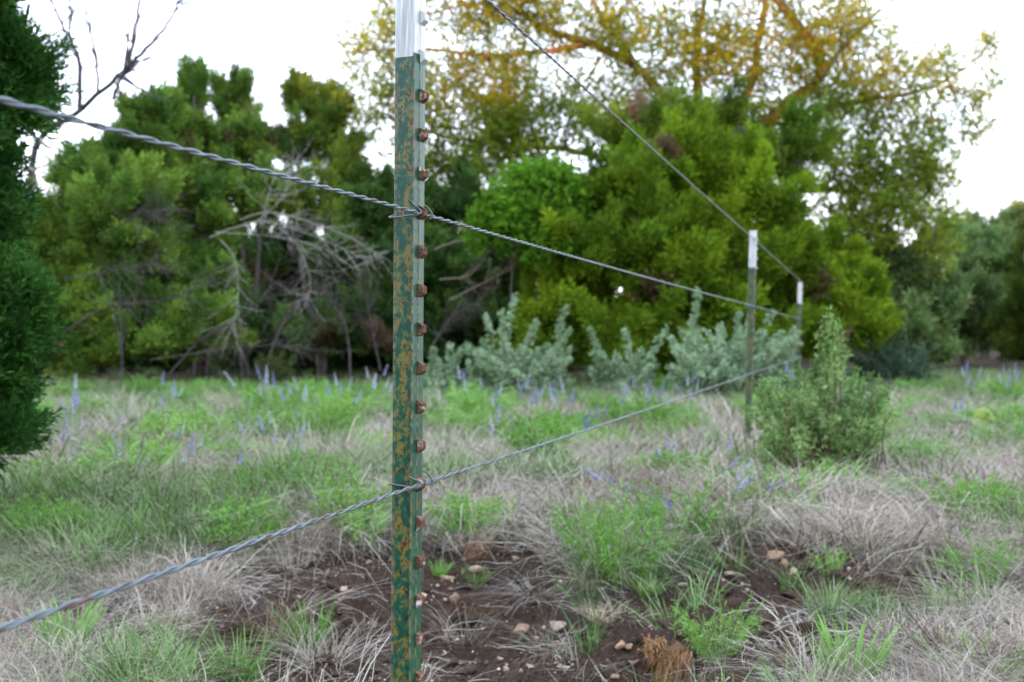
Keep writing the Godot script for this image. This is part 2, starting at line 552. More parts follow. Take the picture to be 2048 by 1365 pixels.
func stone_mesh(seed_: int) -> ArrayMesh:
	rng.seed = seed_
	var sm := SphereMesh.new()
	sm.radius = 1.0; sm.height = 2.0; sm.radial_segments = 9; sm.rings = 5
	var arr := sm.get_mesh_arrays()
	var v: PackedVector3Array = arr[Mesh.ARRAY_VERTEX]
	var f := FastNoiseLite.new()
	f.seed = seed_; f.frequency = 0.7
	var cuts := []
	for k in 8: cuts.append([rdir(), rf(0.35, 0.7)])
	for i in v.size():
		var p := v[i]
		for c in cuts:
			var over: float = p.dot(c[0]) - c[1]
			if over > 0: p -= (c[0] as Vector3) * over * 0.9
		v[i] = p * (1.0 + 0.35 * f.get_noise_3dv(v[i] * 1.4))
	arr[Mesh.ARRAY_VERTEX] = v
	var am := ArrayMesh.new()
	am.add_surface_from_arrays(Mesh.PRIMITIVE_TRIANGLES, arr)
	var st := SurfaceTool.new()
	st.create_from(am, 0)
	st.deindex()
	st.generate_normals()
	return st.commit()

func flower_mesh(seed_: int) -> ArrayMesh:
	# the flower head of a sage: whorls of small lipped flowers, about one unit long, tip at the top
	rng.seed = seed_
	var mb := MB.new()
	for r in 8:
		var y := -1.0 + r * 0.13
		var big := 0.115 * (1.0 - 0.5 * r / 8.0)
		for k in 5:
			var a := TAU * k / 5.0 + r * 0.5 + rf(-0.2, 0.2)
			var o := Vector3(cos(a), rf(0.1, 0.6), sin(a)).normalized()
			var tint := rf(0.75, 1.25)
			mb.col = Color(tint, tint * rf(0.85, 1.1), tint)
			mb.leaf(Vector3(0, y, 0) + o * big * 0.2, o, perp(o), big * rf(0.8, 1.3), big * 0.7)
			mb.leaf(Vector3(0, y + 0.02, 0), (o + UP).normalized(), perp(o), big * 0.9, big * 0.55)
	return mb.mesh()

# ------------------------------------------------------------------ trees
func grow(called: String, label: String, cat: String, group: String, base: Vector3, trunk_r: float, limbs: Array, lobes: Array, o: Dictionary) -> Node3D:
	var root := thing(called, label, cat, base, group)
	rng.seed = hash(label)
	var wood := MB.new()
	var nodes := []          # points along the limbs that twigs may leave from
	for l in limbs:
		var sp := smooth_path(l[0], 6)
		for i in sp.size():
			if i > 0 and i < sp.size() - 1: sp[i] = (sp[i] as Vector3) + rdir() * (l[1] as float) * 0.3
		var loc := []
		for q in sp: loc.append((q as Vector3) - base)
		var rad := taper(sp.size(), l[1], l[2])
		wood.col = vary(Color(0.9, 0.9, 0.9), Color(1.1, 1.05, 1.0), 0.05)
		wood.tube(loc, rad, 8)
		for i in range(sp.size() / 3, sp.size()): nodes.append([sp[i], rad[i]])
	if limbs.size(): part("trunk", wood.mesh(), o.bark, root)
	var xfs := []
	var cols := []
	var twig := MB.new()
	for lo in lobes:
		var d: float = lo[2]
		var c := P(lo[0], lo[1], d) - UP * (o.plume as float) * (o.get("sink", 0.3) as float)
		var over: float = o.get("over", 0.30)
		var rx: float = maxf(lo[3] / F * d - over, 0.10)
		var ry: float = maxf(lo[4] / F * d - over, 0.10)
		var rz: float = minf((rx + ry) * 0.5, o.get("deep", 9.0))
		for k in maxi(3, int(lo[5] * (o.get("share", 1.0) as float))):
			var u := rdir()
			var rr: float = pow(rng.randf(), o.get("shell", 0.3))
			var p := c + Vector3(u.x * rx, u.y * ry, u.z * rz) * rr
			var cone := 1.0
			if lo[3] < 40 and o.has("leader"):      # the narrow tip of a tree: a loose cone
				cone = clampf(0.5 - 0.5 * (p.y - c.y) / ry, 0.0, 1.0)
				p.x = c.x + (p.x - c.x) * (0.1 + 3.2 * cone)
				p.z = c.z + (p.z - c.z) * (0.1 + 3.2 * cone)
			var hit: float = nz.lump.get_noise_3dv(p * 1.3)
			p += u * hit * 0.45 * minf(rx, 1.5)
			if cone < 1.0 and rng.randf() < 0.25: continue
			if p.y < o.get("floor", 0.1): continue
			var outw := (Vector3(u.x, u.y * 0.7, u.z)).normalized()
			var best := 1e9
			var at := c
			for q in nodes:
				var dq: float = (q[0] as Vector3).distance_squared_to(p)
				if dq < best: best = dq; at = q[0]
			best = sqrt(best)
			if best > 0.05 and nodes.size():
				var midp := at.lerp(p, 0.5) + rdir() * best * 0.10 - UP * best * 0.05
				twig.col = vary(Color(0.8, 0.8, 0.8), Color(1.15, 1.1, 1.05), 0.1)
				var tr := clampf(best * 0.014, 0.010, 0.032) * (o.get("twig", 1.0) as float)
				twig.tube([at - base, midp - base, p - base], [tr, tr * 0.7, tr * 0.3], 4, false)
			var tone: Color = vary(o.a, o.b, o.get("tone", 0.12))
			var cr: float = o.clump * rf(0.7, 1.25)
			var axis := (outw * (o.out as float) + UP * (o.up as float) + rdir() * 0.4).normalized()
			var slim := clampf(rx / 0.7, 0.45, 1.0)
			var pl: float = o.plume * rf(0.5, 1.5) * slim
			if lo[3] < 40 and o.has("leader"):      # the narrow tip of a tree
				axis = (outw * (0.3 + 0.7 * cone) + UP * 0.75 + rdir() * 0.3).normalized()
				slim = 0.35 + 0.5 * cone
				pl = o.plume * rf(0.5, 1.3) * (0.6 + 0.4 * cone)
			elif u.y > 0.55 and o.has("leader") and rng.randf() < 0.6:      # shoots that stand up from the top
				axis = (outw * 0.25 + UP + rdir() * 0.2).normalized()
				pl *= 1.0
				slim *= 0.62
			if rng.randf() < (o.get("dead", 0.0) as float): tone = vary(Color(0.16, 0.11, 0.06), Color(0.22, 0.15, 0.08))
			var across := axis.cross(UP).normalized()
			for s in o.sprays:
				var t := rng.randf()
				var off := rdir() * cr * slim * pow(rng.randf(), 0.5) * (1.05 - 0.8 * t)
				off.y *= o.get("flat", 1.0)
				var sp2 := p + off + axis * pl * (t - 0.3) + UP * pl * 0.25 * t * t
				var dir := (axis * 0.55 + off.normalized() * (0.7 - 0.45 * t) + UP * (o.get("rise", 0.15) as float) + rdir() * 0.35).normalized()
				xfs.append(Transform3D(basis_y(dir, o.size * rf(0.7, 1.25)), sp2 - base))
				var t2 := tone * rf(0.82, 1.2)
				t2.a = 1.0
				cols.append(t2)
	if twig.v.size(): part("branches", twig.mesh(), o.bark, root, Transform3D.IDENTITY, "stuff")
	many("crown", o.spray, o.leaf, root, xfs, cols)
	return root

func px_path(a: Array, d0: float, d1: float) -> Array:    # [x, y, x, y, ...] along a line of growing distance
	var out := []
	var n := a.size() / 2
	for i in n: out.append(P(a[i * 2], a[i * 2 + 1], lerpf(d0, d1, float(i) / maxi(n - 1, 1))))
	return out

func dead_wood(called: String, label: String, cat: String, paths: Array, m: Material, twigs: int, tl: float, seed_: int) -> void:
	# each path: [pixels, near distance, far distance, thick radius, thin radius]; with finer twigs along them
	rng.seed = seed_
	var first: Vector3 = P(paths[0][0][0], paths[0][0][1], paths[0][1])
	var root := thing(called, label, cat, first)
	var fine := MB.new()
	for p in paths:
		var sp := smooth_path(px_path(p[0], p[1], p[2]), 6)
		var mb := MB.new()
		var loc := []
		for i in sp.size():
			loc.append((sp[i] as Vector3) - first + (rdir() * minf(p[3] as float, 0.03) * 0.45 if i > 0 else Vector3.ZERO))
		mb.tube(loc, taper(loc.size(), p[3], p[4]), 6)
		part("limb" if p[3] > 0.02 else "branch", mb.mesh(), m, root)
		for k in twigs:
			var i2 := rng.randi_range(loc.size() / 4, loc.size() - 2)
			var a: Vector3 = loc[i2]
			var along := ((loc[i2 + 1] as Vector3) - a).normalized()
			var dir := (along * 0.8 + rdir() * 0.9).normalized()
			var l := tl * rf(0.4, 1.2)
			fine.col = vary(Color(0.8, 0.8, 0.8), Color(1.2, 1.2, 1.2), 0.1)
			var e1 := a + dir * l * 0.5 + rdir() * l * 0.06
			var e2 := e1 + (dir + rdir() * 0.35).normalized() * l * 0.5
			fine.tube([a, e1, e2], [p[4] * 0.9 + 0.002, p[4] * 0.6 + 0.0015, 0.0015], 4, false)
			for j in 2:
				var q := a.lerp(e2, rf(0.3, 0.9))
				fine.tube([q, q + (dir + rdir() * 0.9).normalized() * l * 0.3], [0.0025, 0.001], 3, false)
	part("twigs", fine.mesh(), m, root, Transform3D.IDENTITY, "stuff")

func bark(col: Color, seed_: int) -> StandardMaterial3D:
	var m := mat(0.9, 0.3)
	m.albedo_color = col.linear_to_srgb()
	var t := NoiseTexture2D.new()
	t.width = 256; t.height = 256; t.seamless = true
	var f := FastNoiseLite.new()
	f.seed = seed_; f.frequency = 0.03; f.fractal_octaves = 4
	t.noise = f
	var r := Gradient.new()
	r.set_color(0, Color(0.5, 0.5, 0.5)); r.set_color(1, Color(1, 1, 1))
	t.color_ramp = r
	m.albedo_texture = t
	m.uv1_triplanar = true; m.uv1_world_triplanar = true; m.uv1_scale = Vector3(5, 1.5, 5)
	return m

func gz(px: float, d: float) -> Vector3:
	var x := (px - 1024.0) / F * d
	return on_ground(x, d)

func trunk_to(px: float, d: float, tops: Array, r: float) -> Array:
	# a short trunk that splits towards the pixels in tops (at about the same distance)
	var b := gz(px, d)
	var out := []
	for t in tops:
		var e := P(t[0], t[1], d + rf(-0.4, 0.4))
		var mid := b.lerp(e, 0.45) + Vector3(rf(-0.15, 0.15), 0.1, rf(-0.2, 0.2))
		out.append([[b - Vector3(0, 0.15, 0), b + Vector3(rf(-0.05, 0.05), 0.4, rf(-0.05, 0.05)), mid, e], r, r * 0.15])
	return out

func build_trees() -> void:
	var jb := bark(Color(0.26, 0.21, 0.18), 3)
	var ob := bark(Color(0.20, 0.16, 0.13), 4)
	var grey := bark(Color(0.50, 0.45, 0.38), 6)
	var dark := bark(Color(0.14, 0.12, 0.12), 7)
	var jl := mat(0.8, 0.12, 0.6)
	var ol := mat(0.75, 0.16, 1.0)
	var sp := [juniper_spray(21, 0.34, 9, 5, 0.085, 0.027), juniper_spray(22, 0.34, 10, 5, 0.080, 0.028), juniper_spray(23, 0.32, 9, 5, 0.09, 0.027)]
	var olive := Color(0.10, 0.18, 0.014)
	var yellow := Color(0.23, 0.33, 0.02)
	var deepg := Color(0.09, 0.19, 0.038)
	var midg := Color(0.24, 0.36, 0.055)
	var J := {"spray": sp[0], "leaf": jl, "bark": jb, "clump": 0.165, "sprays": 40, "share": 0.50, "plume": 0.55, "out": 0.8, "flat": 0.5, "rise": 0.55, "leader": true, "tone": 0.28, "dead": 0.03, "size": 0.68, "up": 0.35, "a": deepg, "b": midg, "shell": 0.3, "floor": 0.2}
	var grp := "junipers of the thicket"
	# the row on the left
	rng.seed = 900
	grow("juniper_tree", "juniper beside the dark foreground cedar, below the bare dead limbs", "tree", grp, gz(190, 14.5), 0.1, trunk_to(190, 14.5, [[120, 330], [210, 260], [290, 380]], 0.08),
		[[305, 225, 14.8, 28, 60, 26], [270, 280, 14.7, 90, 60, 40], [185, 350, 14.5, 90, 80, 70], [170, 480, 14.3, 130, 120, 110], [250, 420, 13.9, 110, 120, 80], [160, 610, 14.2, 140, 90, 90], [300, 660, 14.2, 150, 70, 70], [130, 700, 14.0, 120, 50, 40]], J)
	J.spray = sp[1]
	grow("juniper_tree", "tall pointed juniper, its tip highest of the left row", "tree", grp, gz(400, 16.0), 0.1, trunk_to(400, 16, [[385, 160], [340, 300], [470, 330]], 0.09),
		[[383, 200, 16, 26, 75, 36], [385, 275, 16, 80, 70, 66], [350, 380, 15.6, 110, 100, 95], [440, 390, 15.8, 90, 90, 60], [340, 540, 15.2, 130, 80, 80], [420, 640, 15.0, 130, 70, 60]], J)
	J.spray = sp[2]
	grow("juniper_tree", "small slim juniper between the two taller tips of the left row", "tree", grp, gz(490, 16.6), 0.1, trunk_to(490, 16.6, [[480, 200], [520, 300]], 0.07),
		[[470, 205, 16.6, 26, 70, 32], [500, 285, 16.4, 80, 70, 66], [520, 390, 16.2, 70, 80, 40]], J)
	var J2 := J.duplicate()
	J2.b = Color(0.25, 0.32, 0.045); J2.spray = sp[0]; J2.sprays = 32
	grow("juniper_tree", "yellowish juniper left of the near post, under the oak's outer leaves", "tree", grp, gz(640, 17.0), 0.1, trunk_to(640, 17, [[625, 190], [690, 300], [580, 320]], 0.09),
		[[605, 205, 17, 26, 65, 32], [655, 215, 17, 30, 60, 32], [640, 275, 16.8, 85, 70, 62], [690, 350, 16.6, 80, 70, 42], [600, 390, 16.3, 100, 70, 38], [700, 440, 16.2, 70, 50, 22]], J2)
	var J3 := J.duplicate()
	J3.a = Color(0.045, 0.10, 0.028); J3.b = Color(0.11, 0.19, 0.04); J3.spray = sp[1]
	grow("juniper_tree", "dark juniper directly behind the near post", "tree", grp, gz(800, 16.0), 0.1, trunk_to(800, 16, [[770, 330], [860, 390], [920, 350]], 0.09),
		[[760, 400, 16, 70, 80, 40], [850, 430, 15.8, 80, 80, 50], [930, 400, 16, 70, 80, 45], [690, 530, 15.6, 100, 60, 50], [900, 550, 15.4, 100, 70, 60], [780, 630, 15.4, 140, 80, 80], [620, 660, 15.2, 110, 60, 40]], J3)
	# the dark hollow below them is closed by more of the thicket further back
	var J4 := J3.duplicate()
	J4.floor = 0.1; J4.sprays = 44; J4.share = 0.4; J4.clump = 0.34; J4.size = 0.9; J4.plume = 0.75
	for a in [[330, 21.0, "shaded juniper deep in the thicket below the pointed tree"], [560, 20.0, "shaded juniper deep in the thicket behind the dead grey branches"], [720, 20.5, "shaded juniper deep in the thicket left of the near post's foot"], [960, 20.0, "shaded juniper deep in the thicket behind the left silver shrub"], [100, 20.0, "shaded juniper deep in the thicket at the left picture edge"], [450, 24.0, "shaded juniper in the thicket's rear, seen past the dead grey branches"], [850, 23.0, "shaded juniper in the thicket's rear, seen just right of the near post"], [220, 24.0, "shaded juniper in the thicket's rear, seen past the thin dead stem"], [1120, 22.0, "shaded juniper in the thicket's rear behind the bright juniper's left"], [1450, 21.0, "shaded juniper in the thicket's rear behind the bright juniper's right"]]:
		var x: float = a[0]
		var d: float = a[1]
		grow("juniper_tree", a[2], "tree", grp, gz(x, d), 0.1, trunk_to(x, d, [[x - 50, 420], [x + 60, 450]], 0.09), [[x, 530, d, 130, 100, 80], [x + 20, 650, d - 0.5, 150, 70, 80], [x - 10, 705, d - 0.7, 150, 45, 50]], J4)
	# the bright juniper in the middle
	var C := J.duplicate()
	C.a = olive; C.b = yellow; C.spray = sp[0]; C.sprays = 40; C.up = 0.3; C.clump = 0.165; C.share = 0.42; C.plume = 0.58; C.floor = 0.25
	grow("juniper_tree", "broad bright green juniper in the middle, behind the wires", "tree", grp, gz(1330, 12.8), 0.14, trunk_to(1330, 12.8, [[1200, 330], [1330, 280], [1450, 330], [1120, 480], [1560, 500]], 0.08),
		[[1180, 690, 12.4, 170, 60, 46], [1400, 690, 12.2, 190, 60, 50], [1560, 680, 12.4, 130, 60, 36], [1230, 370, 12.6, 110, 100, 75], [1370, 340, 12.8, 110, 110, 80], [1480, 400, 12.8, 120, 120, 85], [1270, 500, 12.3, 170, 110, 120], [1140, 510, 12.4, 120, 100, 65], [1430, 530, 12.2, 160, 110, 110], [1100, 620, 12.4, 110, 80, 44], [1300, 650, 12.3, 190, 70, 55], [1570, 520, 12.6, 110, 100, 60]], C)
	var C2 := C.duplicate()
	C2.spray = sp[2]
	grow("juniper_tree", "bright juniper reaching right behind the two far posts", "tree", grp, gz(1640, 13.6), 0.1, trunk_to(1640, 13.6, [[1600, 480], [1680, 500], [1750, 600]], 0.07),
		[[1640, 500, 13.6, 90, 80, 50], [1700, 580, 13.4, 80, 70, 48], [1620, 630, 13.2, 120, 80, 60], [1740, 640, 13.2, 40, 50, 20]], C2)
	var C3 := C.duplicate()
	C3.a = Color(0.09, 0.16, 0.018); C3.b = Color(0.19, 0.27, 0.03); C3.spray = sp[1]; C3.sprays = 32; C3.share = 0.42
	grow("juniper_tree", "upper juniper rising into the oak above the bright one", "tree", grp, gz(1380, 14.8), 0.12, trunk_to(1380, 14.8, [[1300, 250], [1480, 220], [1200, 300]], 0.1),
		[[1280, 270, 14.8, 110, 70, 45], [1440, 240, 15, 110, 80, 50], [1560, 310, 15, 110, 80, 46]], C3)
	# a fresh broad-leaved sapling at its left flank
	var oc := [oak_cluster(31), oak_cluster(32), oak_cluster(33)]
	var O := {"spray": oc[0], "leaf": ol, "bark": ob, "clump": 0.24, "sprays": 5, "size": 1.0, "over": 0.15, "plume": 0.25, "out": 0.5, "up": 0.2, "a": Color(0.11, 0.27, 0.02), "b": Color(0.17, 0.36, 0.03), "shell": 0.45, "floor": 0.3}
	grow("oak_sapling", "fresh green leafy sapling at the left flank of the bright juniper", "tree", "", gz(1060, 12.3), 0.05, trunk_to(1060, 12.3, [[1030, 420], [1100, 360]], 0.03),
		[[1090, 360, 12.2, 75, 36, 50], [1010, 405, 12.2, 50, 34, 28], [1065, 430, 12.1, 75, 34, 40], [1135, 400, 12.2, 48, 30, 22], [985, 450, 12.2, 46, 26, 16], [1110, 475, 12.0, 60, 26, 20]], O)
	# the big oak
	var limbs := [
		[px_path([1400, 758, 1415, 620, 1420, 480, 1405, 340], 18, 18), 0.158, 0.112],
		[px_path([1405, 345, 1345, 255, 1290, 150, 1180, 88, 1090, 62, 1040, 20, 1000, -60], 18, 16.5), 0.108, 0.032],
		[px_path([1405, 345, 1392, 150, 1402, 40, 1425, -90], 18, 18.2), 0.094, 0.035],
		[px_path([1405, 345, 1490, 200, 1520, 70, 1545, -100], 18, 17.5), 0.094, 0.042],
		[px_path([1405, 345, 1560, 220, 1640, 150, 1605, 60, 1552, -10, 1500, -120], 18, 16.6), 0.122, 0.063],
		[px_path([1540, 235, 1700, 205, 1850, 180, 1960, 112], 17.6, 17), 0.065, 0.014],
		[px_path([1430, 400, 1600, 380, 1750, 390, 1850, 440, 1890, 530], 18, 17.2), 0.072, 0.014],
		[px_path([1400, 400, 1250, 330, 1130, 300, 980, 285, 860, 265, 740, 215], 18, 17), 0.079, 0.014],
		[px_path([1285, 150, 1245, 92, 1200, 30, 1160, -60], 17.4, 16.8), 0.065, 0.021],
		[px_path([1180, 88, 1010, 112, 840, 100, 690, 105], 17, 16.5), 0.058, 0.010],
		[px_path([1040, 20, 940, 10, 830, 40], 16.6, 16.3), 0.036, 0.008],
		[px_path([1640, 150, 1720, 60, 1790, 0], 17, 17), 0.050, 0.014],
		[px_path([1290, 330, 1100, 400, 950, 440], 17.6, 17.4), 0.043, 0.010],
	]
	var K := O.duplicate()
	K.a = Color(0.18, 0.29, 0.03); K.b = Color(0.34, 0.40, 0.06); K.share = 0.78; K.plume = 0.4; K.bark = bark(Color(0.36, 0.28, 0.21), 5); K.shell = 0.5; K.sprays = 5; K.clump = 0.46; K.spray = oc[1]; K.twig = 0.8
	grow("oak_tree", "large spreading oak with sunset-lit orange limbs behind the junipers", "tree", "", gz(1400, 18), 0.22, limbs,
		[[770, 105, 16.6, 110, 75, 40], [860, 190, 16.8, 130, 90, 55], [760, 230, 17, 90, 60, 22], [990, 140, 16.8, 130, 110, 65], [930, 300, 17, 130, 90, 75], [1010, 220, 17, 120, 80, 50], [1140, 210, 17.2, 120, 80, 55], [880, 360, 17.2, 110, 60, 40], [1060, 280, 17.2, 110, 80, 55], [860, 20, 16.5, 130, 60, 45], [1040, 20, 16.6, 120, 70, 50], [1200, 70, 17, 130, 90, 75], [1380, 90, 17.8, 130, 100, 80], [1330, 190, 17.6, 140, 70, 45], [1530, 90, 17.4, 130, 110, 85], [1620, 210, 17.3, 130, 100, 85], [1680, 70, 17, 110, 90, 65], [1760, 190, 17.2, 110, 100, 75], [1700, 330, 17.2, 120, 90, 80], [1790, 330, 17.2, 100, 90, 65], [1810, 440, 17.2, 90, 80, 52], [1700, 440, 17.3, 90, 70, 50], [1850, 510, 17.2, 50, 55, 20],
		[1250, -110, 17, 260, 110, 110], [1560, -110, 17, 280, 110, 120], [980, -80, 16.6, 160, 80, 50], [1880, 120, 17, 40, 28, 11], [1962, 88, 17, 30, 20, 7], [1930, 185, 17, 40, 22, 9], [1985, 145, 17, 30, 14, 5], [1900, 260, 17, 50, 30, 12], [1870, 340, 17, 50, 36, 14], [1955, 245, 17, 26, 16, 4], [1890, 420, 17, 34, 26, 7]], K)
	# right: darker trees further back
	var R := J.duplicate()
	R.a = Color(0.11, 0.19, 0.065); R.b = Color(0.22, 0.30, 0.10); R.clump = 0.32; R.sprays = 44; R.share = 0.42; R.clump = 0.26; R.plume = 0.7; R.size = 0.95; R.floor = 0.2
	grow("juniper_tree", "dark juniper right of the bright one, below the oak's hanging leaves", "tree", grp, gz(1800, 17.5), 0.1, trunk_to(1800, 17.5, [[1780, 500], [1850, 520]], 0.1),
		[[1790, 540, 17.5, 80, 70, 50], [1850, 600, 17.5, 70, 70, 48], [1780, 660, 17.2, 100, 60, 50], [1850, 700, 17.4, 60, 50, 25]], R)
	var R2 := R.duplicate()
	R2.spray = sp[1]
	grow("juniper_tree", "juniper with a pale dead base at the gap left of the right edge", "tree", grp, gz(1930, 23), 0.12, trunk_to(1930, 23, [[1910, 560], [1960, 480]], 0.1),
		[[1920, 600, 23, 80, 60, 70], [1975, 530, 23.5, 70, 60, 55], [1960, 650, 23, 70, 60, 60], [1880, 620, 24, 60, 60, 40]], R2)
	var R3 := C.duplicate()
	R3.a = Color(0.06, 0.10, 0.02); R3.b = Color(0.10, 0.14, 0.02); R3.clump = 0.22; R3.share = 0.6; R3.size = 0.85
	grow("juniper_tree", "olive green juniper cut by the right picture edge", "tree", grp, gz(2090, 20), 0.12, trunk_to(2090, 20, [[2050, 500], [2130, 480]], 0.1),
		[[2070, 640, 20, 70, 90, 80], [2100, 520, 20.2, 80, 80, 70], [2050, 700, 19.8, 50, 40, 30]], R3)
	R2.spray = sp[2]
	grow("oak_tree", "distant tree whose crown closes the gap above the right clearing", "tree", "", gz(1980, 29), 0.16, trunk_to(1980, 29, [[1900, 500], [1960, 460], [2050, 450]], 0.14),
		[[1900, 480, 29, 50, 30, 40], [1960, 490, 29, 70, 40, 60], [2040, 470, 29, 60, 50, 70], [2100, 480, 29, 60, 60, 50]], R2)
	for a in [[1700, 30.0, "far juniper glimpsed between the oak and the right clearing"], [1850, 34.0, "far juniper at the end of the right clearing"], [2020, 33.0, "far juniper behind the right edge trees"], [1560, 27.0, "far juniper hidden mostly behind the bright juniper"], [2200, 27.0, "juniper just outside the right picture edge"]]:
		var x: float = a[0]
		var d: float = a[1]
		grow("juniper_tree", a[2], "tree", grp, gz(x, d), 0.1, trunk_to(x, d, [[x - 30, 600], [x + 40, 590]], 0.1), [[x, 640, d, 80, 70, 70], [x + 10, 590, d, 50, 50, 30]], R)
	# the cedar close by on the left
	var N := J.duplicate()
	N.spray = juniper_spray(24, 0.13, 11, 7, 0.025, 0.0062); N.clump = 0.07; N.sprays = 34; N.share = 0.66; N.over = 0.10; N.plume = 0.27; N.out = 0.6; N.flat = 0.8; N.dead = 0.0; N.sink = 0.2; N.up = 0.5; N.a = Color(0.016, 0.06, 0.012); N.b = Color(0.065, 0.165, 0.028); N.size = 1.0; N.floor = 0.1; N.shell = 0.3
	N.bark = dark
	var nd := 3.3
	var nb := gz(-330, nd)
	var nl := [[[nb - Vector3(0, 0.1, 0), P(-320, 700, nd), P(-300, 200, nd), P(-310, -300, nd)], 0.07, 0.03]]
	for q in [[-10, 880], [20, 800], [60, 680], [0, 540], [-20, 300], [40, 180], [10, 60], [-10, -80]]:
		nl.append([[P(-310, q[1] - 60, nd), P(-150, q[1] - 10, nd), P(q[0], q[1], nd)], 0.022, 0.004])
	grow("juniper_tree", "dark feathery cedar close by at the left picture edge", "tree", "", nb, 0.07, nl,
		[[-178, 48, nd, 160, 110, 80], [-108, 8, nd, 90, 80, 40], [-38, 138, nd, 110, 45, 40], [-118, 203, nd, 140, 60, 50], [-128, 288, nd, 135, 55, 45], [-118, 378, nd, 140, 65, 55], [-138, 468, nd, 150, 70, 55], [-148, 548, nd, 140, 60, 45], [-38, 633, nd, 110, 40, 34], [-98, 678, nd, 150, 60, 55], [-88, 736, nd, 145, 55, 60], [-118, 806, nd, 140, 50, 50], [-58, 851, nd, 75, 42, 26], [-198, 666, nd, 160, 160, 70], [-198, 338, nd, 160, 200, 80], [-178, -92, nd, 150, 110, 50]], N)
	# bare and fallen wood
	dead_wood("dead_tree", "leafless dead tree with thin limbs against the sky at upper left", "dead tree",
		[[[40, 760, 60, 500, 70, 300, 150, 230, 235, 155, 290, 100, 335, 50, 365, -10], 14.2, 13, 0.055, 0.012], [[258, 135, 268, 80, 280, 0, 285, -40], 13.2, 13, 0.030, 0.012], [[160, 225, 158, 120, 130, 60, 95, -10], 13.6, 13.2, 0.035, 0.014], [[196, 185, 192, 110, 175, 40, 165, -20], 13.4, 13.4, 0.022, 0.010], [[140, 60, 142, 20, 135, -20], 13.2, 13.2, 0.02, 0.01], [[225, 200, 245, 150, 262, 125], 13.4, 13.2, 0.025, 0.02], [[120, 260, 105, 160, 140, 110], 13.6, 13.4, 0.02, 0.008]], dark, 12, 0.7, 41)
	dead_wood("dead_branch", "arching tangle of pale grey dead branches left of the near post", "dead branch",
		[[[420, 475, 480, 452, 540, 445, 620, 470, 690, 500, 735, 522], 12.6, 12.2, 0.0094, 0.0026], [[480, 440, 540, 425, 620, 445, 700, 475, 765, 515], 12.6, 12.3, 0.0086, 0.0026], [[430, 465, 510, 470, 590, 480, 660, 505, 710, 540], 12.6, 12.2, 0.0070, 0.0022], [[500, 455, 560, 400, 580, 350, 590, 320], 12.7, 12.9, 0.0062, 0.0022], [[520, 450, 540, 380, 555, 340], 12.7, 12.8, 0.0055, 0.0022], [[440, 480, 470, 520, 475, 600, 465, 660], 12.6, 12.5, 0.0070, 0.0026], [[560, 455, 600, 500, 620, 560, 615, 600], 12.5, 12.2, 0.0047, 0.0018]], grey, 22, 0.45, 42)
	dead_wood("dead_branch", "brownish dead branches under the bright juniper right of the near post", "dead branch",
		[[[870, 500, 930, 480, 990, 490, 1050, 475], 12.8, 12.3, 0.016, 0.005], [[880, 560, 940, 550, 980, 500, 1010, 460], 12.8, 12.4, 0.014, 0.005], [[900, 600, 960, 570, 1010, 545, 1040, 520], 12.7, 12.3, 0.014, 0.005]], bark(Color(0.30, 0.23, 0.17), 9), 12, 0.5, 43)
	dead_wood("dead_sapling", "thin pale dead stem standing below the left row of junipers", "dead sapling",
		[[[240, 800, 243, 700, 240, 620, 236, 560], 12.4, 12.4, 0.010, 0.005], [[240, 700, 225, 620, 200, 560], 12.4, 12.6, 0.006, 0.003]], dark, 6, 0.4, 44)
	dead_wood("dead_branch", "broken pale branch stub jutting out beside the dark cedar", "dead branch",
		[[[60, 400, 72, 370, 68, 340], 8.0, 7.9, 0.016, 0.010], [[68, 340, 90, 332, 115, 326], 7.9, 7.7, 0.012, 0.006], [[75, 280, 88, 288, 100, 298], 8.0, 7.9, 0.02, 0.012]], grey, 1, 0.15, 45)
	rng.seed = 77
	# brushwood: bare shade-killed twigs in the hollow below the junipers
	dead_wood("brushwood", "dark bare brush in the hollow below the left junipers", "brushwood",
		[[[80, 700, 200, 620, 330, 600, 430, 560], 13.4, 13.4, 0.0140, 0.0040], [[330, 760, 400, 680, 480, 640, 560, 560], 13.6, 13.6, 0.0154, 0.0040], [[520, 770, 560, 660, 600, 600, 680, 560], 13.6, 13.8, 0.0175, 0.0040], [[700, 760, 690, 650, 640, 580, 600, 520], 13.8, 14, 0.0175, 0.0040], [[130, 560, 230, 540, 320, 520], 13.2, 13, 0.0105, 0.0030], [[300, 720, 440, 700, 540, 690, 620, 700], 13.2, 13.2, 0.0098, 0.0030], [[760, 740, 740, 640, 720, 560], 14, 14, 0.0140, 0.0040], [[860, 700, 900, 640, 960, 600], 13.4, 13.6, 0.0140, 0.0040], [[220, 480, 270, 430, 330, 420], 13.4, 13.2, 0.0098, 0.0030]], bark(Color(0.17, 0.13, 0.12), 12), 40, 0.6, 46)
	# the wood behind the viewpoint, whose shade lies over everything but the oak's upper limbs
	var wood := thing("woodland", "wood of tall trees behind the viewpoint", "woodland", Vector3(-18, 0, 27), "", "stuff")
	var xfs := []
	var cols := []
	for i in 2600:
		var a := rf(-46, 46)
		var top: float = 8.5 + 1.0 * nz.lump.get_noise_2d(a * 0.5, 3.0)
		var dd := rf(-3.5, 3.5)
		var y := rf(0.2, top - absf(dd) * 0.3)
		xfs.append(Transform3D(basis_y((UP + rdir()).normalized(), rf(0.9, 1.3)), Vector3(a * 0.83, y, a * 0.56) + Vector3(-0.55, 0, 0.83) * dd))
		cols.append(vary(deepg, midg))
	rng.seed = 78
	var big := MB.new()
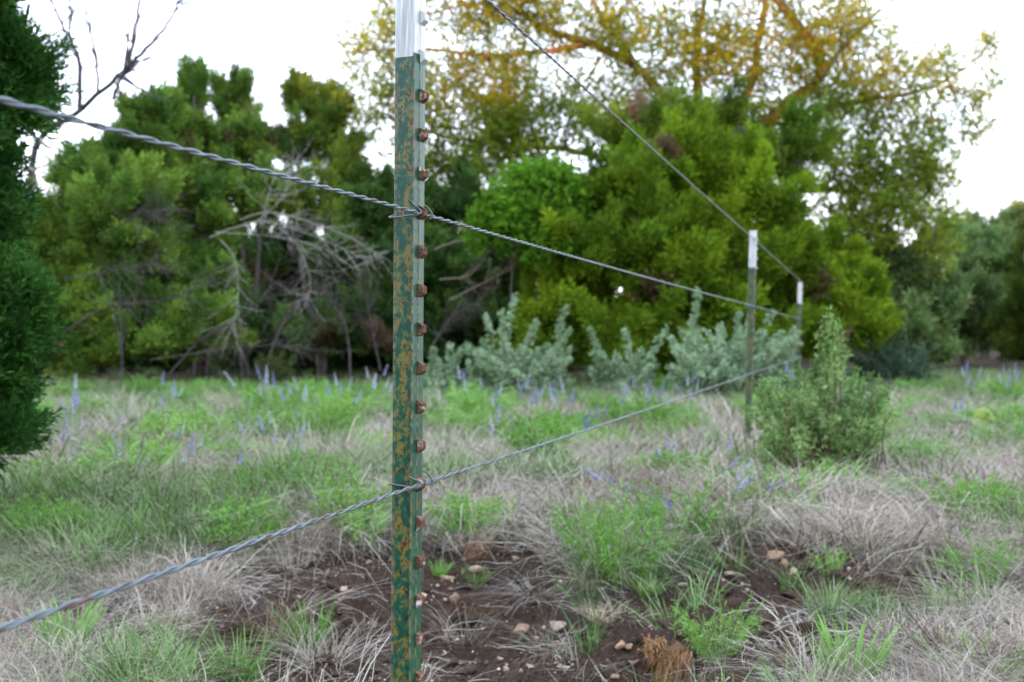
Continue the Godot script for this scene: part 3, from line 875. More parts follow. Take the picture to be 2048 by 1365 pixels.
	for i in 60:
		var d := rdir()
		var ld := (d + UP * 0.4 + rdir() * 0.5).normalized()
		big.col = Color(1, 1, 1) * rf(0.8, 1.2)
		big.leaf(d * rf(0.2, 0.9), ld, perp(ld), rf(0.35, 0.6), rf(0.2, 0.34))
	many("crown", big.mesh(), jl, wood, xfs, cols)

# ------------------------------------------------------------------ shrubs
func shrub(called: String, label: String, cat: String, base: Vector3, tips: Array, o: Dictionary) -> void:
	# stems from the root to each tip (world points), leaves along their upper part
	rng.seed = hash(label)
	var root := thing(called, label, cat, base)
	var mb := MB.new()
	var xfs := []
	var cols := []
	for t in tips:
		var e: Vector3 = (t as Vector3) - base
		var r0 := Vector3(rf(-1, 1), 0, rf(-1, 1)) * (o.foot as float)
		r0.x += e.x * 0.35
		r0.y = ground(base.x + r0.x, -(base.z + r0.z)) - base.y - 0.02
		var mid := r0.lerp(e, 0.5) + Vector3(-e.x * 0.10, e.length() * 0.06, 0) + rdir() * e.length() * 0.05
		var path := smooth_path([r0, mid, e], 5)
		mb.col = vary(Color(0.8, 0.8, 0.8), Color(1.2, 1.15, 1.1), 0.1)
		mb.tube(path, taper(path.size(), o.stem, o.stem * 0.35), 5, false)
		var along := (e - mid).normalized()
		var tone := vary(o.a, o.b, 0.1)
		for k in o.leaves:
			var f: float = lerpf(o.from, 1.0, pow(rng.randf(), 0.8))
			var q: float = f * (path.size() - 1)
			var i := mini(int(q), path.size() - 2)
			var p: Vector3 = (path[i] as Vector3).lerp(path[i + 1], q - i) + rdir() * (o.fuzz as float) * (1.15 - f * 0.8)
			var d := (along * 0.5 + rdir() * 0.9 + UP * (o.up as float)).normalized()
			xfs.append(Transform3D(basis_y(d, rf(0.65, 1.25) * (1.1 - 0.35 * f)), p))
			var c: Color = tone * rf(0.8, 1.2)
			c.a = 1.0
			cols.append(c)
	for k in o.get("bare", 0):
		var r1 := Vector3(rf(-1, 1), 0, rf(-1, 1)) * 0.26
		r1.y = ground(base.x + r1.x, -(base.z + r1.z)) - base.y - 0.02
		var e2 := r1 * rf(0.9, 1.5) + UP * rf(0.18, 0.5) + rdir() * 0.05
		mb.col = vary(Color(0.8, 0.8, 0.8), Color(1.5, 1.3, 1.1), 0.2)
		mb.tube([r1, r1.lerp(e2, 0.5) + rdir() * 0.02, e2], [0.0035, 0.003, 0.0012], 4, false)
	part("stems", mb.mesh(), o.bark, root, Transform3D.IDENTITY, "stuff")
	many("foliage", o.leaf_mesh, o.mat, root, xfs, cols)

func build_shrubs() -> void:
	var lm := mat(0.8, 0.15, 0.6)
	var silver_bark := bark(Color(0.33, 0.30, 0.24), 14)
	rng.seed = 501
	var mb := MB.new()
	# three round leaves on a short shoot
	for k in 3:
		var d := (UP + rdir() * 0.9).normalized()
		mb.col = Color(1, 1, 1) * rf(0.8, 1.2)
		mb.leaf(rdir() * 0.010, d, perp(d), 0.042, 0.021)
	var silver := mb.mesh()
	mb = MB.new()
	for k in 3:
		var d := (UP + rdir() * 0.9).normalized()
		mb.col = Color(rf(0.9, 1.1), 1, 1) * rf(0.75, 1.2)
		mb.leaf(rdir() * 0.008, d, perp(d), 0.042, 0.0098, 0.25)
	var narrow := mb.mesh()
	var S := {"foot": 0.18, "stem": 0.006, "leaves": 140, "from": 0.05, "fuzz": 0.065, "up": 0.3, "a": Color(0.22, 0.32, 0.16), "b": Color(0.38, 0.49, 0.29), "bark": silver_bark, "leaf_mesh": silver, "mat": lm}
	var D := 10.6
	var t1 := []
	for q in [[1030, 592], [972, 632], [1002, 622], [1072, 645], [1132, 612], [1140, 660], [930, 690], [965, 680], [1095, 690], [1120, 700], [1015, 690], [1050, 700], [985, 720]]:
		t1.append(P(q[0], q[1], D + rf(-0.3, 0.3)))
	for k in 60: t1.append(P(rf(930, 1145), rf(690, 770), D + rf(-0.4, 0.4)))
	shrub("silver_shrub", "silvery grey-green shrub with upright wands right of the near post", "shrub", gz(1045, D), t1, S)
	var t2 := []
	for q in [[1180, 660], [1195, 690], [1250, 660], [1285, 700], [1335, 655], [1240, 720]]: t2.append(P(q[0], q[1], D + rf(-0.3, 0.3)))
	for k in 26: t2.append(P(rf(1180, 1320), rf(700, 780), D + rf(-0.3, 0.3)))
	shrub("silver_shrub", "loose low silvery shrub between the two denser silver shrubs", "shrub", gz(1250, D), t2, S)
	var t3 := []
	D = 10.0
	for q in [[1395, 580], [1380, 640], [1360, 660], [1440, 650], [1480, 625], [1500, 640], [1545, 625], [1590, 660], [1600, 690], [1595, 725], [1570, 690], [1530, 665], [1345, 690], [1410, 660]]: t3.append(P(q[0], q[1], D + rf(-0.4, 0.3)))
	for k in 120: t3.append(P(rf(1335, 1600), rf(665, 780), D + rf(-0.5, 0.5)))
	var S3 := S.duplicate()
	S3.foot = 0.28; S3.leaves = 130
	shrub("silver_shrub", "largest silvery shrub, spreading behind the middle post", "shrub", gz(1450, D), t3, S3)
	var t4 := []
	for q in [[868, 700], [900, 690], [920, 700], [880, 730]]: t4.append(P(q[0], q[1], 10.8))
	for k in 8: t4.append(P(rf(850, 930), rf(700, 770), 10.8))
	shrub("silver_shrub", "small silvery shrub touching the near post's right side", "shrub", gz(890, 10.8), t4, S)
	# the dark low shrub at the right clearing
	var t5 := []
	for k in 60: t5.append(P(rf(1700, 1885), rf(690, 765), 13.2 + rf(-0.4, 0.4)))
	for k in 14: t5.append(P(rf(1740, 1850), rf(655, 700), 13.2 + rf(-0.3, 0.3)))
	var S5 := S.duplicate()
	S5.a = Color(0.05, 0.10, 0.05); S5.b = Color(0.10, 0.155, 0.085); S5.leaves = 60; S5.foot = 0.35
	shrub("low_shrub", "dull green low shrub at the mouth of the right clearing", "shrub", gz(1790, 13.2), t5, S5)
	# a small olive shrub at the thicket's foot
	var t6 := []
	for k in 30: t6.append(P(rf(500, 590), rf(705, 760), 13.0 + rf(-0.3, 0.3)))
	var S6 := S5.duplicate()
	S6.a = Color(0.06, 0.085, 0.02); S6.b = Color(0.09, 0.12, 0.03); S6.foot = 0.2
	shrub("low_shrub", "little olive shrub in the shade at the foot of the left thicket", "shrub", gz(545, 13), t6, S6)
	# the leafy bush in front of the middle post
	var B := {"foot": 0.15, "stem": 0.0038, "leaves": 46, "from": 0.5, "fuzz": 0.045, "up": 0.0, "a": Color(0.12, 0.235, 0.06), "b": Color(0.28, 0.40, 0.14), "bark": bark(Color(0.21, 0.125, 0.065), 15), "leaf_mesh": narrow, "mat": lm}
	var t7 := []
	D = 4.5
	for q in [[1662, 622], [1650, 640], [1675, 645], [1640, 668], [1685, 672], [1655, 690], [1672, 700], [1645, 710], [1692, 705], [1630, 720], [1600, 735], [1615, 742], [1715, 740], [1570, 750], [1740, 750], [1760, 758], [1545, 760], [1525, 765]]: t7.append(P(q[0], q[1], D + rf(-0.1, 0.1)))
	for k in 64:
		var x := rf(1490, 1785)
		var top := 748.0 + absf(x - 1645) * 0.25
		t7.append(P(x + rf(-12, 12), rf(top - 25, 880), D + rf(-0.3, 0.25)))
	for k in 18: t7.append(P(rf(1480, 1790), rf(820, 900), D + rf(-0.3, 0.2)))
	B.bare = 46
	shrub("leafy_bush", "leafy green bush with brown stems and a tall plume, right of the middle post", "bush", gz(1640, D), t7, B)

# ------------------------------------------------------------------ grass and herbs
func build_grass() -> void:
	var gm := mat(0.9, 0.1, 0.2)
	var dry := [tuft(61, 60, 0.16, 0.5, 0.9, 0.0075), tuft(62, 66, 0.22, 0.8, 1.2, 0.007), tuft(63, 54, 0.12, 0.35, 0.6, 0.0075), tuft(64, 70, 0.3, 1.1, 1.5, 0.007)]
	var root := thing("dry_grass", "matted pinkish straw grass covering the field", "grass", Vector3.ZERO, "", "stuff")
	rng.seed = 700
	var xs := [[], [], [], []]
	var cs := [[], [], [], []]
	var green := tuft(65, 40, 0.16, 0.4, 0.5, 0.014)
	var gx := []
	var gc := []
	for i in 13000:
		var u := rng.randf()
		var d := pow(lerpf(pow(1.7, -0.35), pow(19.0, -0.35), u), 1.0 / -0.35)
		var x := rf(-1, 1) * (0.60 * d + 0.5)
		var s := soil(x, d)
		if s > 0.12 and rng.randf() > 0.03: continue
		if d > 13.0 and x < 0.36 * d and rng.randf() < 0.85: continue
		var pt: float = nz.patch.get_noise_2d(x * 0.7, d * 0.7)
		var far := smoothstep(6.0, 13.0, d)
		var p := on_ground(x, d)
		var lush: float = nz.hump.get_noise_2d(x * 0.8 + 50.0, d * 0.8) + far * 0.2 + 0.35 * bump(x, d, -1.5, 3.2, 0.8, 1.0) + 0.15 * bump(x, d, 1.9, 3.4, 0.6, 0.8) + 0.15 * smoothstep(2.8, 2.0, d) + 0.22 * bump(x, d, -2.2, 6.0, 2.2, 2.2) + 0.16 * bump(x, d, 2.6, 6.0, 1.2, 2.0)
		if d < 2.5 and rng.randf() < 0.5: continue
		var h := rf(0.10, 0.19) * (1.0 + 0.7 * smoothstep(2.6, 4.2, d)) * (1.0 + 0.5 * pt)
		if d < 3.0: h *= 0.8
		h = clampf(h * 1.2, 0.06, 0.40)
		var xf := Transform3D(Basis(UP, rf(0, TAU)).rotated(Vector3(rf(-1, 1), 0, rf(-1, 1)).normalized(), rf(0, 0.35)).scaled(Vector3(h * rf(0.9, 1.5), h, h * rf(0.9, 1.5))), p)
		if lush > 0.22 and rng.randf() < 0.55:
			gx.append(xf)
			gc.append(vary(Color(0.11, 0.20, 0.055), Color(0.20, 0.28, 0.11), 0.25))
			continue
		var k := rng.randi() % 4
		xs[k].append(xf)
		cs[k].append((vary(Color(0.32, 0.255, 0.20), Color(0.49, 0.42, 0.335), 0.25) if rng.randf() < 0.82 else vary(Color(0.17, 0.115, 0.08), Color(0.27, 0.20, 0.14), 0.2)).lerp(Color(0.20, 0.29, 0.10), clampf(far * 0.75 + lush * 0.5, 0, 0.85)))
	for k in 4: many("dry_tuft", dry[k], gm, root, xs[k], cs[k])
	var g := thing("green_grass", "scattered fresh green grass blades among the straw", "grass", Vector3.ZERO, "", "stuff")
	many("green_tuft", green, gm, g, gx, gc)
	# loose straw lying on the soil and the litter
	rng.seed = 710
	var one := MB.new()
	one.blade([Vector3(0, 0, 0), Vector3(0.02, 0.3, 0.03), Vector3(0.0, 0.62, 0.05), Vector3(0.06, 1, 0.0)], Vector3(1, 0, 0), 0.012)
	one.blade([Vector3(0.05, 0.1, 0.02), Vector3(0.14, 0.35, 0.04), Vector3(0.16, 0.7, 0.0), Vector3(0.10, 0.95, 0.06)], Vector3(0.8, 0, 0.6), 0.010)
	var lx := []
	var lc := []
	for i in 9000:
		var d := pow(lerpf(pow(1.7, -0.8), pow(6.0, -0.8), rng.randf()), 1.0 / -0.8)
		var x := rf(-1, 1) * (0.6 * d + 0.2)
		if soil(x, d) > 0.5 and rng.randf() > 0.17: continue
		var p := on_ground(x, d) + UP * rf(0.002, 0.014)
		var a := rf(0, TAU)
		var dir := Vector3(cos(a), rf(-0.03, 0.25), sin(a)).normalized()
		lx.append(Transform3D(basis_y(dir, rf(0.05, 0.17)), p))
		lc.append(vary(Color(0.33, 0.27, 0.22), Color(0.55, 0.48, 0.40), 0.2))
	var lit := thing("straw_litter", "loose dead straw lying over the soil", "straw", Vector3.ZERO, "", "stuff")
	many("straw", one.mesh(), gm, lit, lx, lc)
	M.grass = gm
	M.dry = dry

func build_herbs() -> void:
	var hm := mat(0.8, 0.12, 0.6)
	var herb := [leafy_mesh(71, 44, 24, 0.40, 0.45, 0.13, 0.013), leafy_mesh(72, 40, 26, 0.44, 0.40, 0.12, 0.014), leafy_mesh(73, 46, 22, 0.38, 0.52, 0.14, 0.012)]
	var thick := [leafy_mesh(76, 56, 24, 0.34, 0.36, 0.17, 0.020), leafy_mesh(77, 52, 26, 0.38, 0.32, 0.15, 0.021), leafy_mesh(78, 60, 22, 0.32, 0.42, 0.19, 0.018)]
	var blades := [tuft(74, 210, 0.28, 0.30, 0.35, 0.026, 5), tuft(75, 170, 0.30, 0.40, 0.55, 0.022, 5)]
	var ga := Color(0.14, 0.30, 0.055)
	var gb := Color(0.24, 0.42, 0.10)
	# [x, y of the foot, width, height in the photograph, mesh, name, label]
	var L := [
		[1240, 1170, 230, 210, herb[0], "green_herb", "large feathery green herb in the middle, above the bare soil"],
		[1350, 1110, 230, 170, herb[1], "green_herb", "feathery green herb behind the right half of the large one"],
		[1440, 1060, 200, 130, herb[2], "green_herb", "feathery herb left of the leafy bush's foot"],
		[1180, 1110, 130, 150, herb[2], "green_herb", "narrow green herb at the left side of the large feathery one"],
		[1075, 965, 170, 150, herb[1], "green_herb", "bright green herb just right of the near post, under the lowest wire"],
		[1120, 905, 150, 110, herb[0], "green_herb", "green herb behind the one under the lowest wire"],
		[960, 860, 170, 100, herb[2], "green_herb", "green herb right of the near post below the small silvery shrub"],
		[1280, 880, 160, 100, herb[1], "green_herb", "green herb below the loose silvery shrub"],
		[1340, 870, 120, 80, herb[0], "green_herb", "small green herb left of the middle post"],
		[650, 910, 180, 140, herb[0], "green_herb", "green herb patch just left of the near post"],
		[560, 850, 170, 90, herb[1], "green_herb", "pale green herb under the dead grey branches"],
		[710, 860, 130, 90, herb[2], "green_herb", "green herb touching the near post's left side"],
		[360, 890, 140, 90, herb[2], "green_herb", "green herb in the straw below the thin dead stem"],
		[260, 990, 220, 130, herb[1], "green_herb", "wide green herb right of the dark cedar's lowest foliage"],
		[110, 1010, 200, 110, herb[0], "green_herb", "green herb under the dark cedar"],
		[40, 1080, 160, 120, herb[2], "green_herb", "green herb at the left picture edge under the cedar"],
		[215, 1120, 120, 110, herb[0], "green_herb", "dark leafed herb above the lowest wire at left"],
		[1830, 965, 160, 90, herb[1], "green_herb", "green herb to the right of the leafy bush"],
		[1900, 880, 140, 60, herb[0], "green_herb", "small green herb below the prickly pear"],
		[2010, 920, 140, 80, herb[2], "green_herb", "green herb at the right picture edge beside the prickly pear"],
		[1960, 1165, 170, 110, herb[1], "green_herb", "leafy green herb near the right edge, above the bare strip"],
		[1880, 1150, 100, 70, herb[0], "green_herb", "small green herb beside the leafy one near the right edge"],
		[1850, 1050, 160, 70, herb[2], "green_herb", "low green herb in the straw below the leafy bush"],
		[1660, 1150, 80, 70, herb[1], "green_herb", "little green herb behind the stony mound"],
		[1440, 1320, 150, 150, herb[2], "green_herb", "wispy green herb right of the fibrous root clod"],
		[1700, 1372, 220, 160, blades[0], "grass_tuft", "bright green grass tuft at the bottom edge, right side"],
		[1960, 1368, 230, 130, blades[1], "grass_tuft", "mixed green grass tuft in the bottom right corner"],
		[470, 1366, 180, 140, blades[1], "grass_tuft", "fresh grass tuft at the bottom edge left of the near post"],
		[610, 1300, 150, 130, blades[1], "grass_tuft", "green grass tuft beside the dry clump left of the near post"],
		[330, 1372, 170, 100, blades[0], "grass_tuft", "green grass tuft at the bottom edge, farther left"],
		[130, 1300, 140, 150, blades[1], "grass_tuft", "tall thin green grass at the lower left"],
		[1300, 1185, 90, 50, blades[1], "grass_tuft", "short grass at the foot of the large feathery herb"],
		[950, 1165, 70, 50, blades[1], "grass_tuft", "small grass tuft on the bank right of the near post"],
		[880, 1150, 50, 50, blades[1], "grass_tuft", "few green blades close to the near post's right side"],
	]
	rng.seed = 720
	for a in L:
		var p := gp(a[0], a[1])
		var d := -p.z
		var w: float = a[2] / F * d
		var h: float = a[3] / F * d * 1.1
		var root := thing(a[5], a[6], "herb" if a[5] == "green_herb" else "grass", p, "green herbs in the field" if a[5] == "green_herb" else "green grass tufts")
		var k := vary(ga, gb, 0.12)
		var m := hm.duplicate() as StandardMaterial3D
		m.albedo_color = k.linear_to_srgb()
		part("foliage", thick[herb.find(a[4])] if d > 4.2 and herb.has(a[4]) else a[4], m, root, Transform3D(Basis(UP, rf(0, TAU)) .scaled(Vector3(w / 1.25, h, w / 1.25)), Vector3(0, -0.01, 0)), "stuff")
	# small weeds between the straw
	var wx := []
	var wc := []
	for i in 560:
		var d := pow(lerpf(pow(3.2, -0.5), pow(13.0, -0.5), rng.randf()), 1.0 / -0.5)
		var x := rf(-1, 1) * (0.58 * d + 0.3)
		if soil(x, d) > 0.2 or nz.hump.get_noise_2d(x * 0.6 + 20.0, d * 0.6) < -0.12: continue
		var h := rf(0.08, 0.20) * (1.0 + 0.07 * d)
		wx.append(Transform3D(Basis(UP, rf(0, TAU)).scaled(Vector3(h * rf(0.7, 1.3), h, h * rf(0.7, 1.3))), on_ground(x, d)))
		wc.append(vary(ga, gb, 0.2))
	var weeds := thing("low_weeds", "small green weeds growing scattered through the straw", "weeds", Vector3.ZERO, "", "stuff")
	many("weed", thick[1], hm, weeds, wx, wc)
	# dry clumps that stand out
	var D := [[960, 1120, 110, 105, 2, Color(0.27, 0.13, 0.06), "reddish brown grass clump on the bank right of the near post"],
		[1585, 995, 190, 90, 2, Color(0.36, 0.27, 0.20), "brownish straw standing at the leafy bush's left foot"],
		[1715, 1000, 190, 95, 2, Color(0.38, 0.29, 0.21), "tall brownish straw standing at the leafy bush's right foot"],
		[1225, 1235, 200, 70, 0, Color(0.50, 0.40, 0.26), "straw yellow tussock below the large feathery herb"],
		[640, 1330, 230, 150, 1, Color(0.42, 0.35, 0.27), "dry straw clump leaning beside the near post's lower part"],
		[560, 1290, 150, 130, 0, Color(0.30, 0.22, 0.15), "brownish dry clump left of the leaning straw"],
		[1590, 1330, 220, 110, 3, Color(0.38, 0.32, 0.26), "grey straw mound at the lower right behind the bright tuft"],
		[1840, 1260, 190, 90, 1, Color(0.36, 0.29, 0.23), "straw heap around the small stones at lower right"],
		[870, 1090, 70, 60, 3, Color(0.34, 0.29, 0.25), "grey drooping straw wisp on the bank beside the reddish clump"],
		[1090, 1190, 180, 60, 3, Color(0.40, 0.35, 0.30), "flattened pale straw between the bank and the feathery herb"]]
	for a in D:
		var p := gp(a[0], a[1])
		var d := -p.z
		var w: float = a[2] / F * d
		var h: float = a[3] / F * d
		var root := thing("dry_clump", a[6], "grass", p, "dry grass clumps")
		var m := (M.grass as StandardMaterial3D).duplicate() as StandardMaterial3D
		m.albedo_color = (a[5] as Color).linear_to_srgb()
		for k in 3:
			part("straw", M.dry[(a[4] + k) % 4 if a[4] != 2 else 2], m, root, Transform3D(Basis(UP, rf(0, TAU)).scaled(Vector3(w * 0.75, h * rf(0.8, 1.1), w * 0.75)), Vector3(rf(-0.15, 0.15) * w, -0.005, rf(-0.1, 0.1) * w)), "stuff")
	# flowering sage: [foot x, foot y, [flower x, y ...], where]
	var S := [
		[330, 880, [327, 757, 341, 783, 368, 786], "under the pointed juniper"],
		[155, 930, [152, 760, 146, 776, 150, 794, 120, 812], "touching the dark cedar's edge"],
		[540, 880, [510, 742, 530, 762, 545, 757, 447, 757], "below the dead grey branches"],
		[590, 880, [572, 775, 586, 768, 612, 782], "left of the middle of the left field"],
		[690, 880, [668, 758, 704, 768, 682, 775], "a little left of the near post"],
		[745, 870, [732, 748, 750, 760, 776, 742, 778, 768], "right against the near post's left side"],
		[150, 980, [130, 842, 166, 852, 128, 865], "in front of the dark cedar's lower tip"],
		[270, 1000, [222, 884, 280, 908, 238, 832], "in the wide herb right of the cedar"],
		[380, 1010, [362, 860, 386, 880, 372, 908], "left of the field's middle in the straw"],
		[530, 950, [512, 840, 522, 852, 542, 838], "above the straw left of the near post"],
		[595, 960, [590, 826, 596, 858, 600, 890], "beside the green patch left of the near post"],
		[480, 1010, [480, 910], "alone in grey straw left of the near post"],
		[370, 1090, [370, 1030], "low and alone above the lowest wire"],
		[925, 850, [915, 742, 936, 785, 928, 752], "next to the near post's right side"],
		[985, 880, [985, 800, 1005, 778, 960, 770], "in front of the left silver shrub"],
		[1050, 870, [1060, 762, 1092, 782, 1035, 770], "at the foot of the left silver shrub"],
		[1130, 880, [1120, 768, 1105, 775, 1150, 790], "right end of the left silver shrub"],
		[985, 910, [978, 846, 1000, 830], "below the left silver shrub in bright herbs"],
		[1180, 920, [1180, 830, 1196, 820, 1166, 850, 1172, 843], "dark purple, above the lowest wire's middle"],
		[910, 930, [912, 876], "pale and alone right of the near post"],
		[1265, 880, [1242, 800, 1266, 765, 1250, 775], "before the loose silvery shrub"],
		[1320, 880, [1300, 772, 1330, 772, 1310, 790], "left part of the largest silvery shrub's foot"],
		[1390, 880, [1376, 762, 1388, 756, 1380, 790], "at the largest silvery shrub's foot"],
		[1340, 1000, [1330, 880, 1348, 890, 1318, 905], "in the pale straw below the lowest wire"],
		[1265, 1060, [1168, 950, 1240, 998, 1262, 965], "rising from the large feathery herb's left"],
		[1350, 1080, [1332, 1010, 1322, 1012, 1290, 985], "in the large feathery herb"],
		[1440, 1060, [1500, 965, 1524, 955, 1480, 968, 1505, 935], "leaning towards the leafy bush"],
		[1440, 1000, [1470, 886, 1480, 925, 1462, 892], "pale, left of the leafy bush"],
		[1575, 860, [1575, 735, 1555, 770], "behind the leafy bush's left shoulder"],
		[1745, 900, [1748, 775, 1722, 810], "behind the leafy bush's right shoulder"],
		[1935, 810, [1936, 735, 1965, 748, 1942, 765], "far off in the right clearing"],
		[2010, 830, [2010, 742, 2032, 742, 2020, 765, 1998, 760], "at the right edge of the clearing"],
		[1915, 880, [1915, 808, 1932, 806], "left of the prickly pear"],
		[1995, 1040, [1995, 985], "low and alone near the right edge"],
	]
	var fl := [flower_mesh(81), flower_mesh(82)]
	var stem_m := mat(0.6, 0.4)
	stem_m.albedo_color = Color(0.15, 0.22, 0.10).linear_to_srgb()
	var fm := []
	for c in [Color(0.27, 0.23, 0.52), Color(0.38, 0.36, 0.60), Color(0.50, 0.51, 0.64), Color(0.17, 0.11, 0.42)]:
		var m := mat(0.6, 0.4, 0.5)
		m.albedo_color = (c as Color).linear_to_srgb()
		fm.append(m)
	rng.seed = 730
	for a in S:
		var p := gp(a[0], a[1])
		var d := -p.z
		var root := thing("sage_plant", "flowering blue sage " + a[3], "flower", p, "blue flowering sage in the grass")
		var f: Array = a[2]
		var heads := f.size() / 2
		for j in heads * 2 - (1 if heads > 1 else 0):
			var i: int = j % heads
			var tip := P(f[i * 2], f[i * 2 + 1] - 14.0, d + rf(-0.15, 0.15)) - p + (Vector3(rf(-0.10, 0.10), rf(-0.10, 0.0), rf(-0.1, 0.1)) if j >= heads else Vector3.ZERO)
			var foot := Vector3(tip.x * 0.3 + rf(-0.03, 0.03), 0, rf(-0.04, 0.04))
			var mid := foot.lerp(tip, 0.55) + Vector3(-tip.x * 0.12 + rf(-0.02, 0.02), 0.02, rf(-0.02, 0.02))
			var path := smooth_path([foot, mid, tip], 5)
			var mb := MB.new()
			mb.tube(path, taper(path.size(), 0.0022, 0.0012), 5, false)
			var st := part("stem", mb.mesh(), stem_m, root)
			var dir := (tip - (path[-3] as Vector3)).normalized()
			var len_ := rf(0.065, 0.115) * clampf(d / 6.0, 0.8, 1.25)
			part("flower_spike", fl[i % 2], fm[rng.randi() % 3 if not (a[3] as String).begins_with("dark") else 3], st, Transform3D(basis_y(dir, len_), tip))

# ------------------------------------------------------------------ stones, clods, cactus
func build_stones() -> void:
	var sm := []
	for k in 4: sm.append(stone_mesh(90 + k))
	var t := NoiseTexture2D.new()
	t.width = 256; t.height = 256; t.seamless = true
	var f := FastNoiseLite.new()
	f.seed = 15; f.frequency = 0.04; f.fractal_octaves = 4
	t.noise = f
	var r := Gradient.new()
	r.set_color(0, Color(0.55, 0.50, 0.46)); r.set_color(1, Color(1, 1, 1))
	t.color_ramp = r
	var mats := []
	for c in [Color(0.52, 0.35, 0.22), Color(0.62, 0.48, 0.36), Color(0.40, 0.25, 0.16)]:
		var m := mat(0.9, 0.3, 0, false)
		m.albedo_color = (c as Color).linear_to_srgb()
		m.albedo_texture = t
		m.uv1_triplanar = true; m.uv1_world_triplanar = true; m.uv1_scale = Vector3(9, 9, 9)
		mats.append(m)
	# [x, y, width, height in the photograph, colour, what sets it apart]
	var L := [[1045, 1264, 42, 16, 0, "long flat tan stone in the middle of the bare soil"], [1112, 1258, 40, 18, 1, "pale angular stone against the soil bank"], [1468, 1153, 60, 14, 1, "long pale slab left of the stony mound"], [1548, 1117, 40, 18, 2, "tan stone on top of the stony mound"], [1568, 1132, 22, 18, 0, "rounded stone on the stony mound's right slope"], [1588, 1148, 22, 14, 1, "lower stone on the stony mound's right slope"],
		[893, 1162, 30, 18, 0, "tan stone at the rim of the pit beside the near post"], [908, 1205, 22, 22, 2, "upright brown stone in the pit wall"], [843, 1197, 18, 14, 1, "pale stone touching the near post's right edge"], [866, 1208, 14, 12, 1, "small pale stone in the pit near the post"], [950, 1145, 32, 18, 1, "pale stone in grass on the bank"], [884, 1312, 26, 16, 1, "pinkish stone low beside the near post"], [890, 1284, 18, 20, 2, "dull stone standing in the pit floor"],
		[1014, 1350, 20, 24, 1, "pale upright stone at the bottom edge"], [1040, 1347, 18, 10, 0, "small tan stone next to the upright one at the bottom"], [1060, 1338, 18, 9, 1, "flat pale stone at the bottom, left of the chalky one"], [1133, 1337, 34, 12, 1, "chalky elongated stone at the bottom edge"], [1240, 1298, 22, 20, 0, "tan stone left of the fibrous root clod"], [1258, 1300, 20, 18, 2, "brown stone touching the fibrous root clod's left"], [1270, 1330, 22, 18, 2, "reddish stone below the pair by the root clod"], [1115, 1293, 16, 16, 2, "brown pebble in the open soil"], [1075, 1280, 20, 8, 0, "thin curved tan stone in the open soil"], [1230, 1358, 16, 10, 0, "small stone at the bottom edge under the root clod"],
		[620, 1125, 30, 16, 0, "tan stone on the bank left of the near post"], [580, 1120, 36, 18, 1, "pale flat stone in straw left of the near post"], [655, 1103, 22, 12, 0, "small stone higher on the left bank"], [683, 1185, 20, 16, 1, "pale crumbly stone in the left pit wall"], [755, 1105, 12, 10, 1, "small white stone by the near post's left edge"], [1030, 1122, 16, 14, 0, "orange stone right of the reddish clump"], [878, 1080, 16, 14, 1, "pale stone on the upper bank"], [860, 1100, 18, 8, 0, "little flat stone on the upper bank"],
		[1858, 962, 30, 12, 1, "white stone in the straw right of the leafy bush"], [1730, 1213, 18, 14, 0, "tan stone in the lower right straw"], [1770, 1226, 16, 12, 1, "pale stone beside the lower right straw heap"], [1840, 1318, 34, 16, 0, "tan stone at the lower right"], [1822, 1290, 18, 12, 1, "small pale stone above the lower right tan one"], [1310, 1150, 18, 12, 1, "small stone under the feathery herb's right side"], [1365, 1175, 24, 12, 1, "pale stone left of the long slab"], [1350, 1232, 24, 10, 0, "tan stone behind the root clod"], [735, 1128, 14, 10, 0, "small stone on the dark bank left of the near post"], [1000, 1322, 14, 10, 1, "white pebble low in the pit"], [1180, 1280, 14, 8, 1, "grey pebble right of the pale angular stone"]]
	rng.seed = 800
	for a in L:
		var p := gp(a[0], a[1])
		var d := -p.z
		var w: float = a[2] / F * d * 0.64
		var h: float = a[3] / F * d * 0.62
		var o := part("stone", sm[rng.randi() % 4], mats[a[4]], self, Transform3D(Basis(Vector3(0, 0, 1), rf(-0.15, 0.15)) * Basis.IDENTITY.scaled(Vector3(w, h, (w + h) * 0.5)) * Basis(UP, rf(0, TAU)), p + UP * h * 0.35))
		tag(o, a[5], "stone", "limestone pieces on the soil")
	# gravel
	var xfs := []
	var cols := []
	for i in 5000:
		var d := rf(1.75, 3.5)
		var x := rf(-1.2, 1.7)
		if soil(x, d) < 0.4: continue
		var s := 0.0016 + 0.0070 * pow(rng.randf(), 4.0)
		xfs.append(Transform3D(Basis(rdir(), rf(0, TAU)).scaled(Vector3(s, s * 0.75, s)), on_ground(x, d) + UP * s * 0.3))
		cols.append(vary(Color(0.14, 0.09, 0.065), Color(0.5, 0.38, 0.29), 0.2) if rng.randf() < 0.5 else vary(Color(0.09, 0.058, 0.042), Color(0.14, 0.085, 0.06), 0.2))
	var g := thing("gravel", "small stones and crumbs scattered over the bare soil", "gravel", Vector3.ZERO, "", "stuff")
	many("pebbles", sm[2], mat(0.95, 0.3), g, xfs, cols)
	# soil clods
	var dm := mat(0.98, 0.2, 0, false)
	dm.albedo_color = Color(0.095, 0.065, 0.048).linear_to_srgb()
	dm.albedo_texture = t
	dm.uv1_triplanar = true; dm.uv1_world_triplanar = true; dm.uv1_scale = Vector3(12, 12, 12)
	xfs = []
	cols = []
